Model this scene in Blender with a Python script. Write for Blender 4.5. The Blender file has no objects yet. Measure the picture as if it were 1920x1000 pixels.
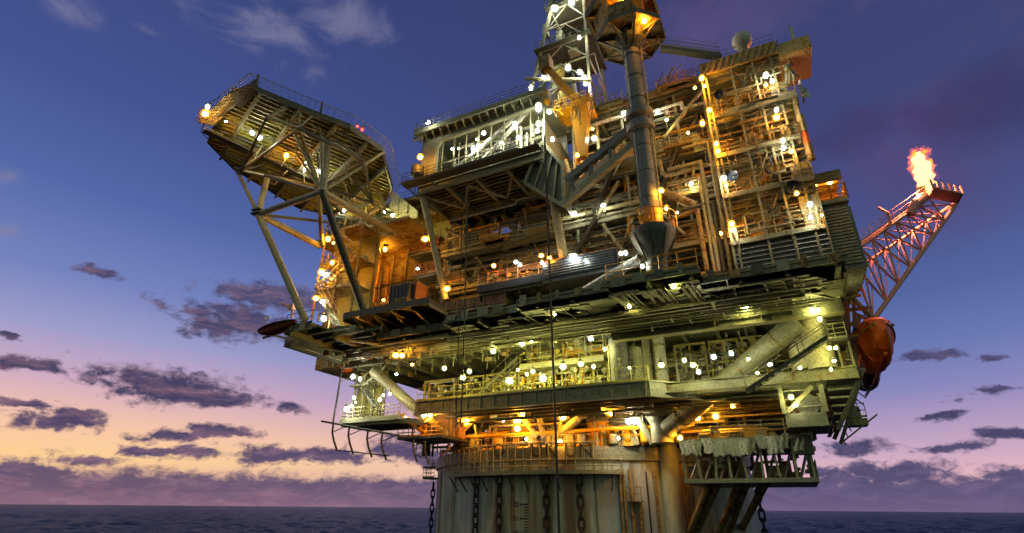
import bpy, random
from math import *
from mathutils import Vector, Matrix
random.seed(7)
S = bpy.context.scene
COL = S.collection
PI = pi

# ------------------------------------------------------------------ camera
F = 990.0; PITCH = radians(24.6); ROLL = radians(.48); CAM = (22.9, -66.9, 10.0); TH = radians(26.8)
def L2W(a, b, z):                       # platform axes (a right, b away, z up) -> world
    return Vector((a*cos(TH)+b*sin(TH), -a*sin(TH)+b*cos(TH), z))
cd = bpy.data.cameras.new('camera'); cam = bpy.data.objects.new('camera', cd); COL.objects.link(cam)
S.camera = cam
cd.sensor_width = 36; cd.lens = F/1920*36; cd.clip_start = .1; cd.clip_end = 60000
cam.matrix_world = Matrix.Translation(L2W(*CAM)) @ Matrix.Rotation(PI/2+PITCH, 4, 'X') @ Matrix.Rotation(ROLL, 4, 'Z')
S.view_settings.view_transform = 'Standard'; S.view_settings.look = 'None'
S.view_settings.exposure = 0; S.view_settings.gamma = 1
S.cycles.use_denoising = True; S.cycles.max_bounces = 6; S.cycles.diffuse_bounces = 5; S.cycles.sample_clamp_indirect = 4
S.cycles.caustics_reflective = False; S.cycles.caustics_refractive = False

def ray(px, py):                        # authoring aid: a direction of sight in platform axes
    x = (px-960)/F; v = (500-py)/F
    x, v = x*cos(ROLL)-v*sin(ROLL), x*sin(ROLL)+v*cos(ROLL)
    Y = cos(PITCH)-v*sin(PITCH); Z = sin(PITCH)+v*cos(PITCH)
    return x*cos(TH)-Y*sin(TH), x*sin(TH)+Y*cos(TH), Z
def Fb(px, py, b):
    d = ray(px, py); t = (b-CAM[1])/d[1]; return (CAM[0]+t*d[0], b, CAM[2]+t*d[2])
def Fz(px, py, z):
    d = ray(px, py); t = (z-CAM[2])/d[2]; return (CAM[0]+t*d[0], CAM[1]+t*d[1], z)
def Fa(px, py, a):
    d = ray(px, py); t = (a-CAM[0])/d[0]; return (a, CAM[1]+t*d[1], CAM[2]+t*d[2])
def Fc(px, py, R):
    d = ray(px, py); A = d[0]**2+d[1]**2; B = CAM[0]*d[0]+CAM[1]*d[1]; C = CAM[0]**2+CAM[1]**2-R*R
    t = (-B-sqrt(max(B*B-A*C, 0)))/A
    return (CAM[0]+t*d[0], CAM[1]+t*d[1], CAM[2]+t*d[2])

def depth(p): dd = (p[1]-CAM[1])*cos(TH)-(p[0]-CAM[0])*sin(TH); return dd*cos(PITCH)+(p[2]-CAM[2])*sin(PITCH)

def srgb(r, g, b):
    f = lambda c: c/12.92 if c <= .04045 else ((c+.055)/1.055)**2.4
    return (f(r/255), f(g/255), f(b/255), 1)

# ------------------------------------------------------------------ sky
world = bpy.data.worlds.new('World'); S.world = world; world.use_nodes = True
nt = world.node_tree; nt.nodes.clear()
def N(t, **k):
    n = nt.nodes.new(t)
    for a, b in k.items(): setattr(n, a, b)
    return n
def lk(a, b): nt.links.new(a, b)
def M(op, a, b=None, c=None, clamp=False):
    n = N('ShaderNodeMath', operation=op, use_clamp=clamp)
    for i, v in enumerate((a, b, c)):
        if v is None: continue
        if isinstance(v, (int, float)): n.inputs[i].default_value = v
        else: lk(v, n.inputs[i])
    return n.outputs[0]
def ramp(fac, stops, mode='LINEAR'):
    r = N('ShaderNodeValToRGB'); r.color_ramp.interpolation = mode
    e = r.color_ramp.elements
    while len(e) < len(stops): e.new(.5)
    for i, (p, c) in enumerate(stops): e[i].position = p; e[i].color = c
    lk(fac, r.inputs[0]); return r.outputs[0]
def mixc(f, a, b):
    n = N('ShaderNodeMix', data_type='RGBA')
    if isinstance(f, (int, float)): n.inputs[0].default_value = f
    else: lk(f, n.inputs[0])
    for i, v in ((6, a), (7, b)):
        if isinstance(v, tuple): n.inputs[i].default_value = v
        else: lk(v, n.inputs[i])
    return n.outputs[2]
def azel(px, py):
    x = (px-960)/F; v = (500-py)/F
    x, v = x*cos(ROLL)-v*sin(ROLL), x*sin(ROLL)+v*cos(ROLL)
    Y = cos(PITCH)-v*sin(PITCH); Z = sin(PITCH)+v*cos(PITCH)
    return degrees(atan2(x, Y)), degrees(atan2(Z, hypot(x, Y)))
tc = N('ShaderNodeTexCoord'); sp = N('ShaderNodeSeparateXYZ'); lk(tc.outputs['Generated'], sp.inputs[0])
AZ = M('MULTIPLY', M('ARCTAN2', sp.outputs[0], sp.outputs[1]), 57.2958)
EL = M('MULTIPLY', M('ARCSINE', sp.outputs[2]), 57.2958)
elf = M('DIVIDE', EL, 60, clamp=True)
E_ = lambda L: [(min(e/60, 1), srgb(*c)) for e, c in L]
left = ramp(elf, E_([(0, (190,138,150)), (3.6, (255,206,142)), (5.8, (249,196,160)), (9.6, (208,170,194)), (13.4, (158,154,202)), (17.8, (116,128,190)), (25, (82,100,166)), (33, (66,80,145)), (46, (56,68,126)), (60, (50,60,112))]))
right = ramp(elf, E_([(0, (165,135,165)), (2.5, (232,182,190)), (4.5, (205,168,194)), (9.6, (134,132,190)), (13.4, (100,116,178)), (17.8, (80,98,160)), (25, (70,78,136)), (33, (64,68,120)), (46, (58,62,114)), (60, (52,56,105))]))
azf = M('DIVIDE', M('ADD', AZ, 42), 75, clamp=True)
sm = N('ShaderNodeMapRange', interpolation_type='SMOOTHSTEP'); lk(azf, sm.inputs[0])
sky = mixc(sm.outputs[0], left, right)
cv = N('ShaderNodeCombineXYZ'); lk(AZ, cv.inputs[0]); lk(EL, cv.inputs[1])
def noise(vec, scale, detail, rough, stretch=(1, 1, 1), off=0, dist=0):
    mp = N('ShaderNodeMapping'); mp.inputs['Scale'].default_value = stretch; mp.inputs['Location'].default_value = (off, off*.7, 0)
    lk(vec, mp.inputs[0]); n = N('ShaderNodeTexNoise'); lk(mp.outputs[0], n.inputs[0])
    n.inputs['Scale'].default_value = scale; n.inputs['Detail'].default_value = detail; n.inputs['Roughness'].default_value = rough
    n.inputs['Distortion'].default_value = dist
    return n
n1 = noise(cv.outputs[0], .16, 6, .6, (1, 2.0, 1), 3, .3)
n2 = noise(cv.outputs[0], .7, 7, .68, (1, 1.5, 1), 9, .4)
wv = N('ShaderNodeVectorMath', operation='SUBTRACT'); lk(n1.outputs[1], wv.inputs[0]); wv.inputs[1].default_value = (.5, .5, .5)
wm = N('ShaderNodeVectorMath', operation='MULTIPLY'); lk(wv.outputs[0], wm.inputs[0]); wm.inputs[1].default_value = (8, 2.8, 0)
wa = N('ShaderNodeVectorMath', operation='ADD'); lk(cv.outputs[0], wa.inputs[0]); lk(wm.outputs[0], wa.inputs[1])
# clouds: centre, half width, half height in the photo's pixels, lumps of vapour low over the sea
CL = [(55,684,75,15),(300,718,150,34),(410,745,90,18),(535,768,45,13),(30,790,50,20),(130,785,60,26),(310,812,75,14),(425,808,60,12),
      (165,860,60,16),(300,845,75,10),(350,848,60,16),(270,722,60,26),(40,757,60,9),(440,604,110,36),(520,560,110,26),(185,512,60,10),(510,848,85,17),(620,855,90,17),(740,840,70,22),(30,632,30,7),
      (1750,672,70,12),(1600,836,75,17),(1840,735,55,10),(1780,778,45,8),(1780,838,80,12),(1890,815,50,14),(1690,884,110,22),(1880,885,70,18),(1540,885,60,14),(1590,905,120,16),(1860,668,30,8),
      (800,860,80,22),(60,880,110,16)]
dens = None
for (px, py, w, h) in CL:
    c = azel(px, py); e1 = azel(px+w, py); e2 = azel(px, py-h)
    sa = N('ShaderNodeVectorMath', operation='SUBTRACT'); lk(wa.outputs[0], sa.inputs[0]); sa.inputs[1].default_value = (c[0], c[1], 0)
    mu = N('ShaderNodeVectorMath', operation='MULTIPLY'); lk(sa.outputs[0], mu.inputs[0]); mu.inputs[1].default_value = (1/max(e1[0]-c[0], .1), 1/max(e2[1]-c[1], .1), 0)
    le = N('ShaderNodeVectorMath', operation='LENGTH'); lk(mu.outputs[0], le.inputs[0])
    d = M('SUBTRACT', 1, le.outputs[1])
    dens = d if dens is None else M('SMOOTH_MAX', dens, d, .15)
nn = M('ADD', M('MULTIPLY', M('SUBTRACT', n1.outputs[0], .5), 1.6), M('MULTIPLY', M('SUBTRACT', n2.outputs[0], .5), 2.2))
dens = M('ADD', M('MULTIPLY', dens, 1.0), nn)
dens = M('ADD', dens, .3)
bank = M('ADD', M('SUBTRACT', 2.1, M('MULTIPLY', EL, .66)), M('MULTIPLY', nn, .8))     # stratus bank on the horizon
mask = N('ShaderNodeMapRange', interpolation_type='SMOOTHSTEP'); mask.inputs[1].default_value = 0; mask.inputs[2].default_value = .75
lk(M('MAXIMUM', dens, bank), mask.inputs[0])
ccl = ramp(M('DIVIDE', EL, 22, clamp=True), [(0, srgb(138,102,124)), (.06, srgb(112,88,114)), (.22, srgb(88,74,106)), (.4, srgb(70,64,98)), (.7, srgb(72,68,104)), (1, srgb(82,78,118))])
ccr = ramp(M('DIVIDE', EL, 22, clamp=True), [(0, srgb(106,92,130)), (.1, srgb(88,80,118)), (.3, srgb(70,66,102)), (.6, srgb(72,70,112)), (1, srgb(78,74,122))])
cc = mixc(sm.outputs[0], ccl, ccr)
n3 = noise(wa.outputs[0], .5, 7, .65, (.6, 2.6, 1), 5)
cc = mixc(M('MULTIPLY', M('SUBTRACT', n3.outputs[0], .45, clamp=True), 2.2, clamp=True), cc, mixc(sm.outputs[0], srgb(176,128,140), srgb(124,106,146)))
sky = mixc(mask.outputs[0], sky, cc)
# thin high clouds
n4 = noise(cv.outputs[0], .12, 9, .62, (1, 1.5, 1), 11.3, .8)
hd_ = None
for (px, py, w, h) in [(480,40,190,70),(620,30,120,50),(480,95,70,30),(130,20,90,40),(20,330,40,25),(280,58,60,20),(0,430,60,20)]:
    c = azel(px, py); e1 = azel(px+w, py); e2 = azel(px, py-h)
    sa = N('ShaderNodeVectorMath', operation='SUBTRACT'); lk(cv.outputs[0], sa.inputs[0]); sa.inputs[1].default_value = (c[0], c[1], 0)
    mu = N('ShaderNodeVectorMath', operation='MULTIPLY'); lk(sa.outputs[0], mu.inputs[0]); mu.inputs[1].default_value = (1/(e1[0]-c[0]), 1/(e2[1]-c[1]), 0)
    le = N('ShaderNodeVectorMath', operation='LENGTH'); lk(mu.outputs[0], le.inputs[0])
    d = M('SUBTRACT', 1, le.outputs[1]); hd_ = d if hd_ is None else M('SMOOTH_MAX', hd_, d, .2)
hm = M('ADD', hd_, M('MULTIPLY', M('SUBTRACT', n4.outputs[0], .5), 4.0))
hr = N('ShaderNodeMapRange', interpolation_type='SMOOTHSTEP'); hr.inputs[1].default_value = -.1; hr.inputs[2].default_value = 1.3; lk(hm, hr.inputs[0])
sky = mixc(M('MULTIPLY', hr.outputs[0], .62), sky, srgb(140,128,160))
n5 = noise(cv.outputs[0], .06, 7, .58, (1, 1.6, 1), 4.6, .6)
hr2 = N('ShaderNodeMapRange', interpolation_type='SMOOTHSTEP'); hr2.inputs[1].default_value = .42; hr2.inputs[2].default_value = .66; lk(n5.outputs[0], hr2.inputs[0])
zone = M('MULTIPLY', M('DIVIDE', M('SUBTRACT', EL, 19), 12, clamp=True), M('DIVIDE', M('SUBTRACT', AZ, 2), 12, clamp=True))
sky = mixc(M('MULTIPLY', M('MULTIPLY', hr2.outputs[0], zone), .75), sky, mixc(n4.outputs[0], srgb(66,50,98), srgb(104,84,128)))
for (px, py, w, h, col_, st) in [(1740, 300, 260, 190, (98, 64, 116), .42), (1860, 200, 260, 130, (60, 48, 92), .6), (1330, 60, 260, 90, (98, 78, 128), .5), (1610, 240, 150, 60, (72, 48, 96), .5)]:  # first patch paints the flare's magenta glow into the sky colour
    c = azel(px, py); e1 = azel(px+w, py); e2 = azel(px, py-h)
    sa = N('ShaderNodeVectorMath', operation='SUBTRACT'); lk(wa.outputs[0], sa.inputs[0]); sa.inputs[1].default_value = (c[0], c[1], 0)
    mu = N('ShaderNodeVectorMath', operation='MULTIPLY'); lk(sa.outputs[0], mu.inputs[0]); mu.inputs[1].default_value = (1/(e1[0]-c[0]), 1/(e2[1]-c[1]), 0)
    le = N('ShaderNodeVectorMath', operation='LENGTH'); lk(mu.outputs[0], le.inputs[0])
    f_ = M('MULTIPLY', M('ADD', M('SUBTRACT', 1, le.outputs[1]), M('MULTIPLY', M('SUBTRACT', n4.outputs[0], .5), 1.2)), st*1.3, clamp=True)
    sky = mixc(M('MINIMUM', f_, st), sky, srgb(*col_))
# added pale glow in the unseen sky behind the camera, fill for front faces
bk = N('ShaderNodeMapRange', interpolation_type='SMOOTHSTEP'); bk.inputs[1].default_value = .15; bk.inputs[2].default_value = -.55; lk(sp.outputs[1], bk.inputs[0])
sky = mixc(bk.outputs[0], sky, srgb(142,152,132))
sky_t = N('ShaderNodeMix', data_type='RGBA', blend_type='MULTIPLY'); sky_t.inputs[0].default_value = 1; lk(sky, sky_t.inputs[6]); lk(ramp(elf, [(.15, (1, 1, 1, 1)), (.4, (.86, 1, 1.02, 1))]), sky_t.inputs[7]); sky = sky_t.outputs[2]
hs = N('ShaderNodeHueSaturation'); hs.inputs['Saturation'].default_value = .95; lk(sky, hs.inputs['Color'])
bg = N('ShaderNodeBackground'); lk(hs.outputs[0], bg.inputs[0]); bg.inputs[1].default_value = 1.0
wo = N('ShaderNodeOutputWorld'); lk(bg.outputs[0], wo.inputs[0])
world.cycles.sampling_method = 'MANUAL'; world.cycles.sample_map_resolution = 512

# ------------------------------------------------------------------ materials
def mat_nodes(name):
    m = bpy.data.materials.new(name); m.use_nodes = True
    global nt
    nt = m.node_tree; nt.nodes.clear()
    out = N('ShaderNodeOutputMaterial'); return m, out
def paint(name, col, rust=.3, rough=.5, streak=False, metal=0, scale=1.0, rustc=(.13, .05, .02, 1), dirt=.4, plates=0, grime=.75):
    m, out = mat_nodes(name)
    p = N('ShaderNodeBsdfPrincipled'); lk(p.outputs[0], out.inputs[0])
    g = N('ShaderNodeNewGeometry')
    pos = g.outputs['Position']
    a = noise(pos, .9*scale, 8, .65, (1, 1, .35 if streak else .8), 2)
    b = noise(pos, 3.5*scale, 5, .6, (1, 1, .12 if streak else 1), 5)
    c = noise(pos, .25*scale, 3, .5, (1, 1, 1), 8)
    r = N('ShaderNodeMapRange', interpolation_type='SMOOTHSTEP'); th = .68-.3*rust
    r.inputs[1].default_value = th; r.inputs[2].default_value = th+.1
    lk(M('ADD', M('MULTIPLY', a.outputs[0], .6), M('MULTIPLY', b.outputs[0], .4)), r.inputs[0])
    d = M('MULTIPLY', M('ADD', M('MULTIPLY', b.outputs[0], .6), M('MULTIPLY', c.outputs[0], .6)), dirt)
    base = mixc(M('MULTIPLY', d, 1, clamp=True), (*col, 1), (col[0]*.3, col[1]*.28, col[2]*.2, 1))
    if plates:
        br = N('ShaderNodeTexBrick'); br.inputs['Scale'].default_value = plates
        br.inputs['Color1'].default_value = (1, 1, 1, 1); br.inputs['Color2'].default_value = (.78, .8, .82, 1); br.inputs['Mortar'].default_value = (.72, .68, .6, 1)
        br.inputs['Mortar Size'].default_value = .012
        sx = N('ShaderNodeSeparateXYZ'); lk(pos, sx.inputs[0]); cx = N('ShaderNodeCombineXYZ')
        lk(M('ADD', M('MULTIPLY', sx.outputs[0], 1.0), M('MULTIPLY', sx.outputs[1], -.35)), cx.inputs[0]); lk(sx.outputs[2], cx.inputs[1]); lk(cx.outputs[0], br.inputs[0])
        mm = N('ShaderNodeMix', data_type='RGBA', blend_type='MULTIPLY'); mm.inputs[0].default_value = 1
        lk(base, mm.inputs[6]); lk(br.outputs[0], mm.inputs[7]); base = mm.outputs[2]
    e_ = noise(pos, 7*scale, 4, .7, (1, 1, .5 if streak else 1), 13)
    er = N('ShaderNodeMapRange', interpolation_type='SMOOTHSTEP'); er.inputs[1].default_value = .47; er.inputs[2].default_value = .62; lk(e_.outputs[0], er.inputs[0])
    base = mixc(M('MULTIPLY', er.outputs[0], grime), base, (col[0]*.22, col[1]*.2, col[2]*.12, 1))
    base = mixc(r.outputs[0], base, rustc)
    lk(base, p.inputs['Base Color'])
    p.inputs['Metallic'].default_value = metal
    lk(M('ADD', M('MULTIPLY', r.outputs[0], .3), rough), p.inputs['Roughness'])
    bp = N('ShaderNodeBump'); bp.inputs['Strength'].default_value = .25; bp.inputs['Distance'].default_value = .05
    lk(b.outputs[0], bp.inputs['Height']); lk(bp.outputs[0], p.inputs['Normal'])
    return m
def hullpaint():
    m, out = mat_nodes('hull_paint'); p = N('ShaderNodeBsdfPrincipled'); lk(p.outputs[0], out.inputs[0]); pos = N('ShaderNodeNewGeometry').outputs['Position']
    big = noise(pos, .16, 4, .55, (1, 1, .5), 3); st = noise(pos, 1.6, 8, .65, (1, 1, .045), 1); st2 = noise(pos, .5, 6, .6, (1, 1, .08), 6); sp_ = noise(pos, 2.2, 6, .7, (1, 1, .6), 9)
    c = ramp(big.outputs[0], [(.36, (.15, .17, .1, 1)), (.46, (.3, .33, .23, 1)), (.54, (.44, .49, .4, 1)), (.64, (.34, .4, .42, 1))])
    def mr(o, a, b):
        r = N('ShaderNodeMapRange', interpolation_type='SMOOTHSTEP'); r.inputs[1].default_value = a; r.inputs[2].default_value = b; lk(o, r.inputs[0]); return r.outputs[0]
    c = mixc(M('MULTIPLY', mr(st.outputs[0], .48, .66), .7), c, (.16, .15, .08, 1))
    c = mixc(M('MULTIPLY', mr(st2.outputs[0], .49, .63), .9), c, (.19, .1, .03, 1))
    c = mixc(M('MULTIPLY', mr(sp_.outputs[0], .6, .72), .6), c, (.22, .12, .04, 1))
    lk(c, p.inputs['Base Color']); p.inputs['Roughness'].default_value = .6
    bp = N('ShaderNodeBump'); bp.inputs['Strength'].default_value = .3; bp.inputs['Distance'].default_value = .06; lk(M('ADD', big.outputs[0], st.outputs[0]), bp.inputs['Height']); lk(bp.outputs[0], p.inputs['Normal'])
    return m
MT = {
 'hull': hullpaint(),
 'cream': paint('cream_paint', (.52, .5, .33), .32, .5, dirt=.95),
 'grey': paint('grey_paint', (.42, .44, .32), .28, .5, dirt=.9),
 'greyplate': paint('grey_plate_paint', (.36, .38, .29), .3, .5, dirt=.9, plates=.5),
 'dark': paint('dark_steel', (.09, .095, .07), .25, .5, dirt=.6),
 'olive': paint('olive_underside_steel', (.34, .35, .23), .36, .6, dirt=.9, plates=.6),
 'black': paint('black_rubber_steel', (.012, .012, .012), .05, .6),
 'blue': paint('slate_grey_paint', (.23, .25, .28), .12, .7, dirt=.5),
 'rust': paint('rusty_steel', (.42, .32, .13), .66, .7, dirt=.6, scale=1.6),
 'rustcream': paint('rust_patched_yellow_paint', (.55, .42, .14), .5, .6, dirt=.4, scale=1.2, rustc=(.07, .03, .012, 1)),
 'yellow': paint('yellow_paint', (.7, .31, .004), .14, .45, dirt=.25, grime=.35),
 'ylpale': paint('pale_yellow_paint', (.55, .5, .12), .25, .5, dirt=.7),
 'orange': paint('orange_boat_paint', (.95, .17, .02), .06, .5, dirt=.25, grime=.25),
 'red': paint('dark_red_paint', (.22, .03, .02), .1, .5),
 'brown': paint('brown_red_paint', (.3, .12, .06), .3, .5),
 'white': paint('white_paint', (.65, .65, .6), .15, .4, dirt=.4),
 'boom': paint('flare_boom_paint', (.65, .36, .3), .1, .5, grime=.3, dirt=.2),
 'chain': paint('chain_steel', (.03, .03, .025), .3, .6),
 'tarp': paint('tarpaulin', (.48, .52, .45), .1, .8, dirt=.7, grime=.4),
 'bluegrey': paint('blue_grey_hull_paint', (.4, .46, .52), .02, .6, dirt=.3, grime=.12),
 'cone': paint('dark_slate_paint', (.1, .11, .11), .05, .6, dirt=.4),
 'navy': paint('navy_paint', (.02, .03, .07), .03, .4),
 'mark': paint('black_marking_paint', (.015, .02, .015), .1, .6),
}
def emis(name, col, s, sample=True):
    m, out = mat_nodes(name)
    e = N('ShaderNodeEmission'); e.inputs[0].default_value = (*col, 1); e.inputs[1].default_value = s
    lk(e.outputs[0], out.inputs[0]); return m
ML = {'W': emis('white_lamp_glow', (1, .98, .72), 215), 'O': emis('sodium_lamp_glow', (1, .38, .025), 340),
      'Y': emis('yellow_green_lamp_glow', (1, .92, .26), 235), 'R': emis('red_lamp_glow', (1, .05, .04), 14)}

def halo_globe(name, col, s):  # see-through glowing globe, a painted coloured halo round each bulb
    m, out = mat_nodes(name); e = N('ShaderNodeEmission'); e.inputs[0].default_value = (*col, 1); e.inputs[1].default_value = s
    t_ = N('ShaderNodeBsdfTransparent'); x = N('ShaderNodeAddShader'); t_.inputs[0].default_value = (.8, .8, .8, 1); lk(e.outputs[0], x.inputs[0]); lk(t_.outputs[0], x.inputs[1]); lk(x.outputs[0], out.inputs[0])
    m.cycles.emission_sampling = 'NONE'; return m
MG = {'W': halo_globe('white_lamp_halo', (.75, .85, .8), .16), 'O': halo_globe('amber_lamp_halo', (1, .42, .02), .3), 'Y': halo_globe('yellow_green_lamp_halo', (.8, .9, .25), .2), 'R': halo_globe('red_lamp_halo', (1, .05, .04), .3)}

# ------------------------------------------------------------------ mesh building
class MB:
    def __init__(s): s.v = []; s.f = []
    def add(s, vs, fs):
        o = len(s.v); s.v += [tuple(x) for x in vs]; s.f += [tuple(i+o for i in f) for f in fs]; return s
    def box(s, a0, a1, b0, b1, z0, z1):
        v = [(a, b, z) for z in (z0, z1) for b in (b0, b1) for a in (a0, a1)]
        return s.add(v, [(0,2,3,1), (4,5,7,6), (0,1,5,4), (2,6,7,3), (0,4,6,2), (1,3,7,5)])
    def prism(s, poly, z0, z1):
        n = len(poly)
        v = [(a, b, z0) for a, b in poly]+[(a, b, z1) for a, b in poly]
        return s.add(v, [tuple(range(n))[::-1], tuple(range(n, 2*n))]+[(i, (i+1) % n, n+(i+1) % n, n+i) for i in range(n)])
    def hexa(s, q0, q1):        # two quads joined
        return s.add(list(q0)+list(q1), [(0,3,2,1), (4,5,6,7), (0,1,5,4), (1,2,6,5), (2,3,7,6), (3,0,4,7)])
    def _fr(s, p, q):
        p = Vector(p); q = Vector(q); d = (q-p)
        if d.length < 1e-5: d = Vector((0, 0, 1))
        d.normalize(); up = Vector((0, 0, 1)) if abs(d.z) < .95 else Vector((0, 1, 0))
        x = d.cross(up).normalized(); y = x.cross(d).normalized(); return p, q, x, y
    def tube(s, p, q, r, n=8, r2=None, cap=True):
        p, q, x, y = s._fr(p, q); r2 = r if r2 is None else r2
        v = [p+x*(r*cos(2*PI*i/n))+y*(r*sin(2*PI*i/n)) for i in range(n)]+[q+x*(r2*cos(2*PI*i/n))+y*(r2*sin(2*PI*i/n)) for i in range(n)]
        f = [(i, (i+1) % n, n+(i+1) % n, n+i) for i in range(n)]
        if cap: f += [tuple(range(n))[::-1], tuple(range(n, 2*n))]
        return s.add(v, f)
    def path(s, pts, r, n=8):
        for i in range(len(pts)-1): s.tube(pts[i], pts[i+1], r, n)
        for p in pts[1:-1]: s.ball(p, r*1.12, 6, 4)
        return s
    def beam(s, p, q, w, h):
        p, q, x, y = s._fr(p, q); x = x*w/2; y = y*h/2
        return s.hexa([p-x-y, p+x-y, p+x+y, p-x+y], [q-x-y, q+x-y, q+x+y, q-x+y])
    def ibeam(s, p, q, w, h, t=None):
        t = t or w*.16
        p, q, x, y = s._fr(p, q)
        s.beam(p+y*(h/2-t/2), q+y*(h/2-t/2), w, t); s.beam(p-y*(h/2-t/2), q-y*(h/2-t/2), w, t)
        return s.beam(p, q, t*.7, h-2*t)
    def ball(s, c, r, n=10, m=7, sc=(1, 1, 1)):
        c = Vector(c); v = [c+Vector((0, 0, -r*sc[2]))]
        for j in range(1, m):
            t = PI*j/m-PI/2
            for i in range(n): v.append(c+Vector((r*cos(t)*cos(2*PI*i/n)*sc[0], r*cos(t)*sin(2*PI*i/n)*sc[1], r*sin(t)*sc[2])))
        v.append(c+Vector((0, 0, r*sc[2])))
        f = [(0, 1+(i+1) % n, 1+i) for i in range(n)]
        for j in range(m-2):
            o = 1+j*n; f += [(o+i, o+(i+1) % n, o+n+(i+1) % n, o+n+i) for i in range(n)]
        o = 1+(m-2)*n; f += [(o+i, o+(i+1) % n, len(v)-1) for i in range(n)]
        return s.add(v, f)
    def vessel(s, p, q, r, n=16):       # tank with domed heads
        P, Q = Vector(p), Vector(q); d = (Q-P).normalized()
        rings = [(-.45, .35), (-.36, .72), (-.2, .93), (0, 1)]
        s.tube(P, Q, r, n, cap=False)
        for c, sg in ((P, -1), (Q, 1)):
            for k in range(3):
                s.tube(c-d*sg*rings[3-k][0]*r, c-d*sg*rings[2-k][0]*r, r*rings[3-k][1], n, r*rings[2-k][1], cap=(k == 2))
        return s
    def lathe(s, c, prof, n=24, a0=0, a1=2*PI):
        full = abs(a1-a0-2*PI) < 1e-6; k = n if full else n+1; c = Vector(c); v = []
        for r, z in prof: v += [c+Vector((r*cos(a0+(a1-a0)*i/n), r*sin(a0+(a1-a0)*i/n), z)) for i in range(k)]
        f = []
        for j in range(len(prof)-1):
            for i in range(n):
                i2 = (i+1) % k
                f.append((j*k+i, j*k+i2, (j+1)*k+i2, (j+1)*k+i))
        return s.add(v, f)
    def rail(s, p, q, h=1.1, sp=1.5, r=.035, mid=1, n=4):
        p = Vector(p); q = Vector(q); L = (q-p).length; k = max(1, round(L/sp)); z = Vector((0, 0, 1))
        for i in range(k+1):
            c = p.lerp(q, i/k); s.tube(c, c+z*h, r, n)
        for j in range(mid+1): s.tube(p+z*(h*(j+1)/(mid+1)), q+z*(h*(j+1)/(mid+1)), r, n)
        s.beam(p+z*.08, q+z*.08, .02, .15)
        return s
    def build(s, name, mat, parent=None, smooth=False, origin=None):
        me = bpy.data.meshes.new(name)
        o = Vector(parent['_o']) if parent is not None else L2W(*(origin or (0, 0, 0)))
        me.from_pydata([L2W(*v)-o for v in s.v], [], s.f); me.update()
        me.materials.append(MT[mat] if isinstance(mat, str) else mat)
        if smooth:
            me.polygons.foreach_set('use_smooth', [True]*len(me.polygons))
            try: me.set_sharp_from_angle(angle=radians(40))
            except Exception: pass
        ob = bpy.data.objects.new(name, me); COL.objects.link(ob)
        if parent is not None:
            if '_r' in parent.keys(): ob.parent = bpy.data.objects[parent['_r']]
            else: ob.parent = parent
        else: ob.location = o
        ob['_o'] = tuple(o)
        return ob
def thing(name, label, cat, base=(0, 0, 0), group=None):
    o = bpy.data.objects.new(name, None); COL.objects.link(o); w = L2W(*base)
    o.location = w; o['_o'] = tuple(w); o['label'] = label; o['category'] = cat; o.empty_display_size = .3
    if group: o['group'] = group
    return o
def tag(o, label, cat, group=None):
    o['label'] = label; o['category'] = cat
    if group: o['group'] = group
    return o
U = random.uniform
def lerp3(p, q, t): return tuple(p[i]+(q[i]-p[i])*t for i in range(3))

# reusable clutter, always real steel in the deck it belongs to
def pipes_along(parent, n, a0, a1, b0, b1, z0, z1, mats, rmin=.04, rmax=.16, name='pipe', minl=.3):
    """n pipe runs, each its own part, mostly along a, with drops"""
    for k in range(n):
        m = MB(); r = U(rmin, rmax); b = U(b0, b1); z = U(z0, z1); l = U(minl, 1)*(a1-a0); s = U(a0, a1-l)
        pts = [(s, b, z)]
        if random.random() < .5: pts.insert(0, (s, b, max(z0-.5, z-U(.4, 2))))
        if random.random() < .5: mid = s+l*U(.3, .7); z2 = min(z1, max(z0, z+U(-.8, .8))); pts += [(mid, b, z), (mid, b, z2), (s+l, b, z2)]
        else: pts.append((s+l, b, z))
        if random.random() < .4: x = pts[-1]; pts.append((x[0], x[1]+U(.5, 2), x[2]))
        m.path(pts, r, 6).build(name, random.choice(mats), parent, True)
def risers(parent, n, a0, a1, b0, b1, z0, z1, mats, rmin=.05, rmax=.2, name='riser_pipe'):
    for k in range(n):
        m = MB(); r = U(rmin, rmax); a = U(a0, a1); b = U(b0, b1)
        t = z1-U(0, (z1-z0)*.5); pts = [(a, b, z0), (a, b, t)]
        if random.random() < .6: pts.append((a+U(-2, 2), b, t))
        m.path(pts, r, 6)
        if random.random() < .6:
            zz = U(z0+.2, t-.1); m.tube((a, b, zz), (a, b, zz+.12), r*1.8, 8); m.tube((a, b, zz+.3), (a, b, zz+.42), r*1.8, 8)
        m.build(name, random.choice(mats), parent, True)
def stiff(parent, poly_a, poly_b, z, sp, h, w, mat, axis='a', name='deck_beam'):
    a0, a1 = poly_a; b0, b1 = poly_b
    if axis == 'a':
        k = int((b1-b0)/sp)
        for i in range(k+1): b = b0+(b1-b0)*i/max(k, 1); MB().ibeam((a0, b, z-h/2), (a1, b, z-h/2), w, h).build(name, mat, parent)
    else:
        k = int((a1-a0)/sp)
        for i in range(k+1): a = a0+(a1-a0)*i/max(k, 1); MB().ibeam((a, b0, z-h/2), (a, b1, z-h/2), w, h).build(name, mat, parent)
def ribbed(a0, a1, b, z0, z1, sp=.35, d=.08):   # corrugated cladding facing the camera
    m = MB().box(a0, a1, b, b+.1, z0, z1); k = int((a1-a0)/sp)
    for i in range(k): x = a0+(i+.25)*(a1-a0)/k; m.box(x, x+sp*.5, b-d, b, z0, z1)
    return m
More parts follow.
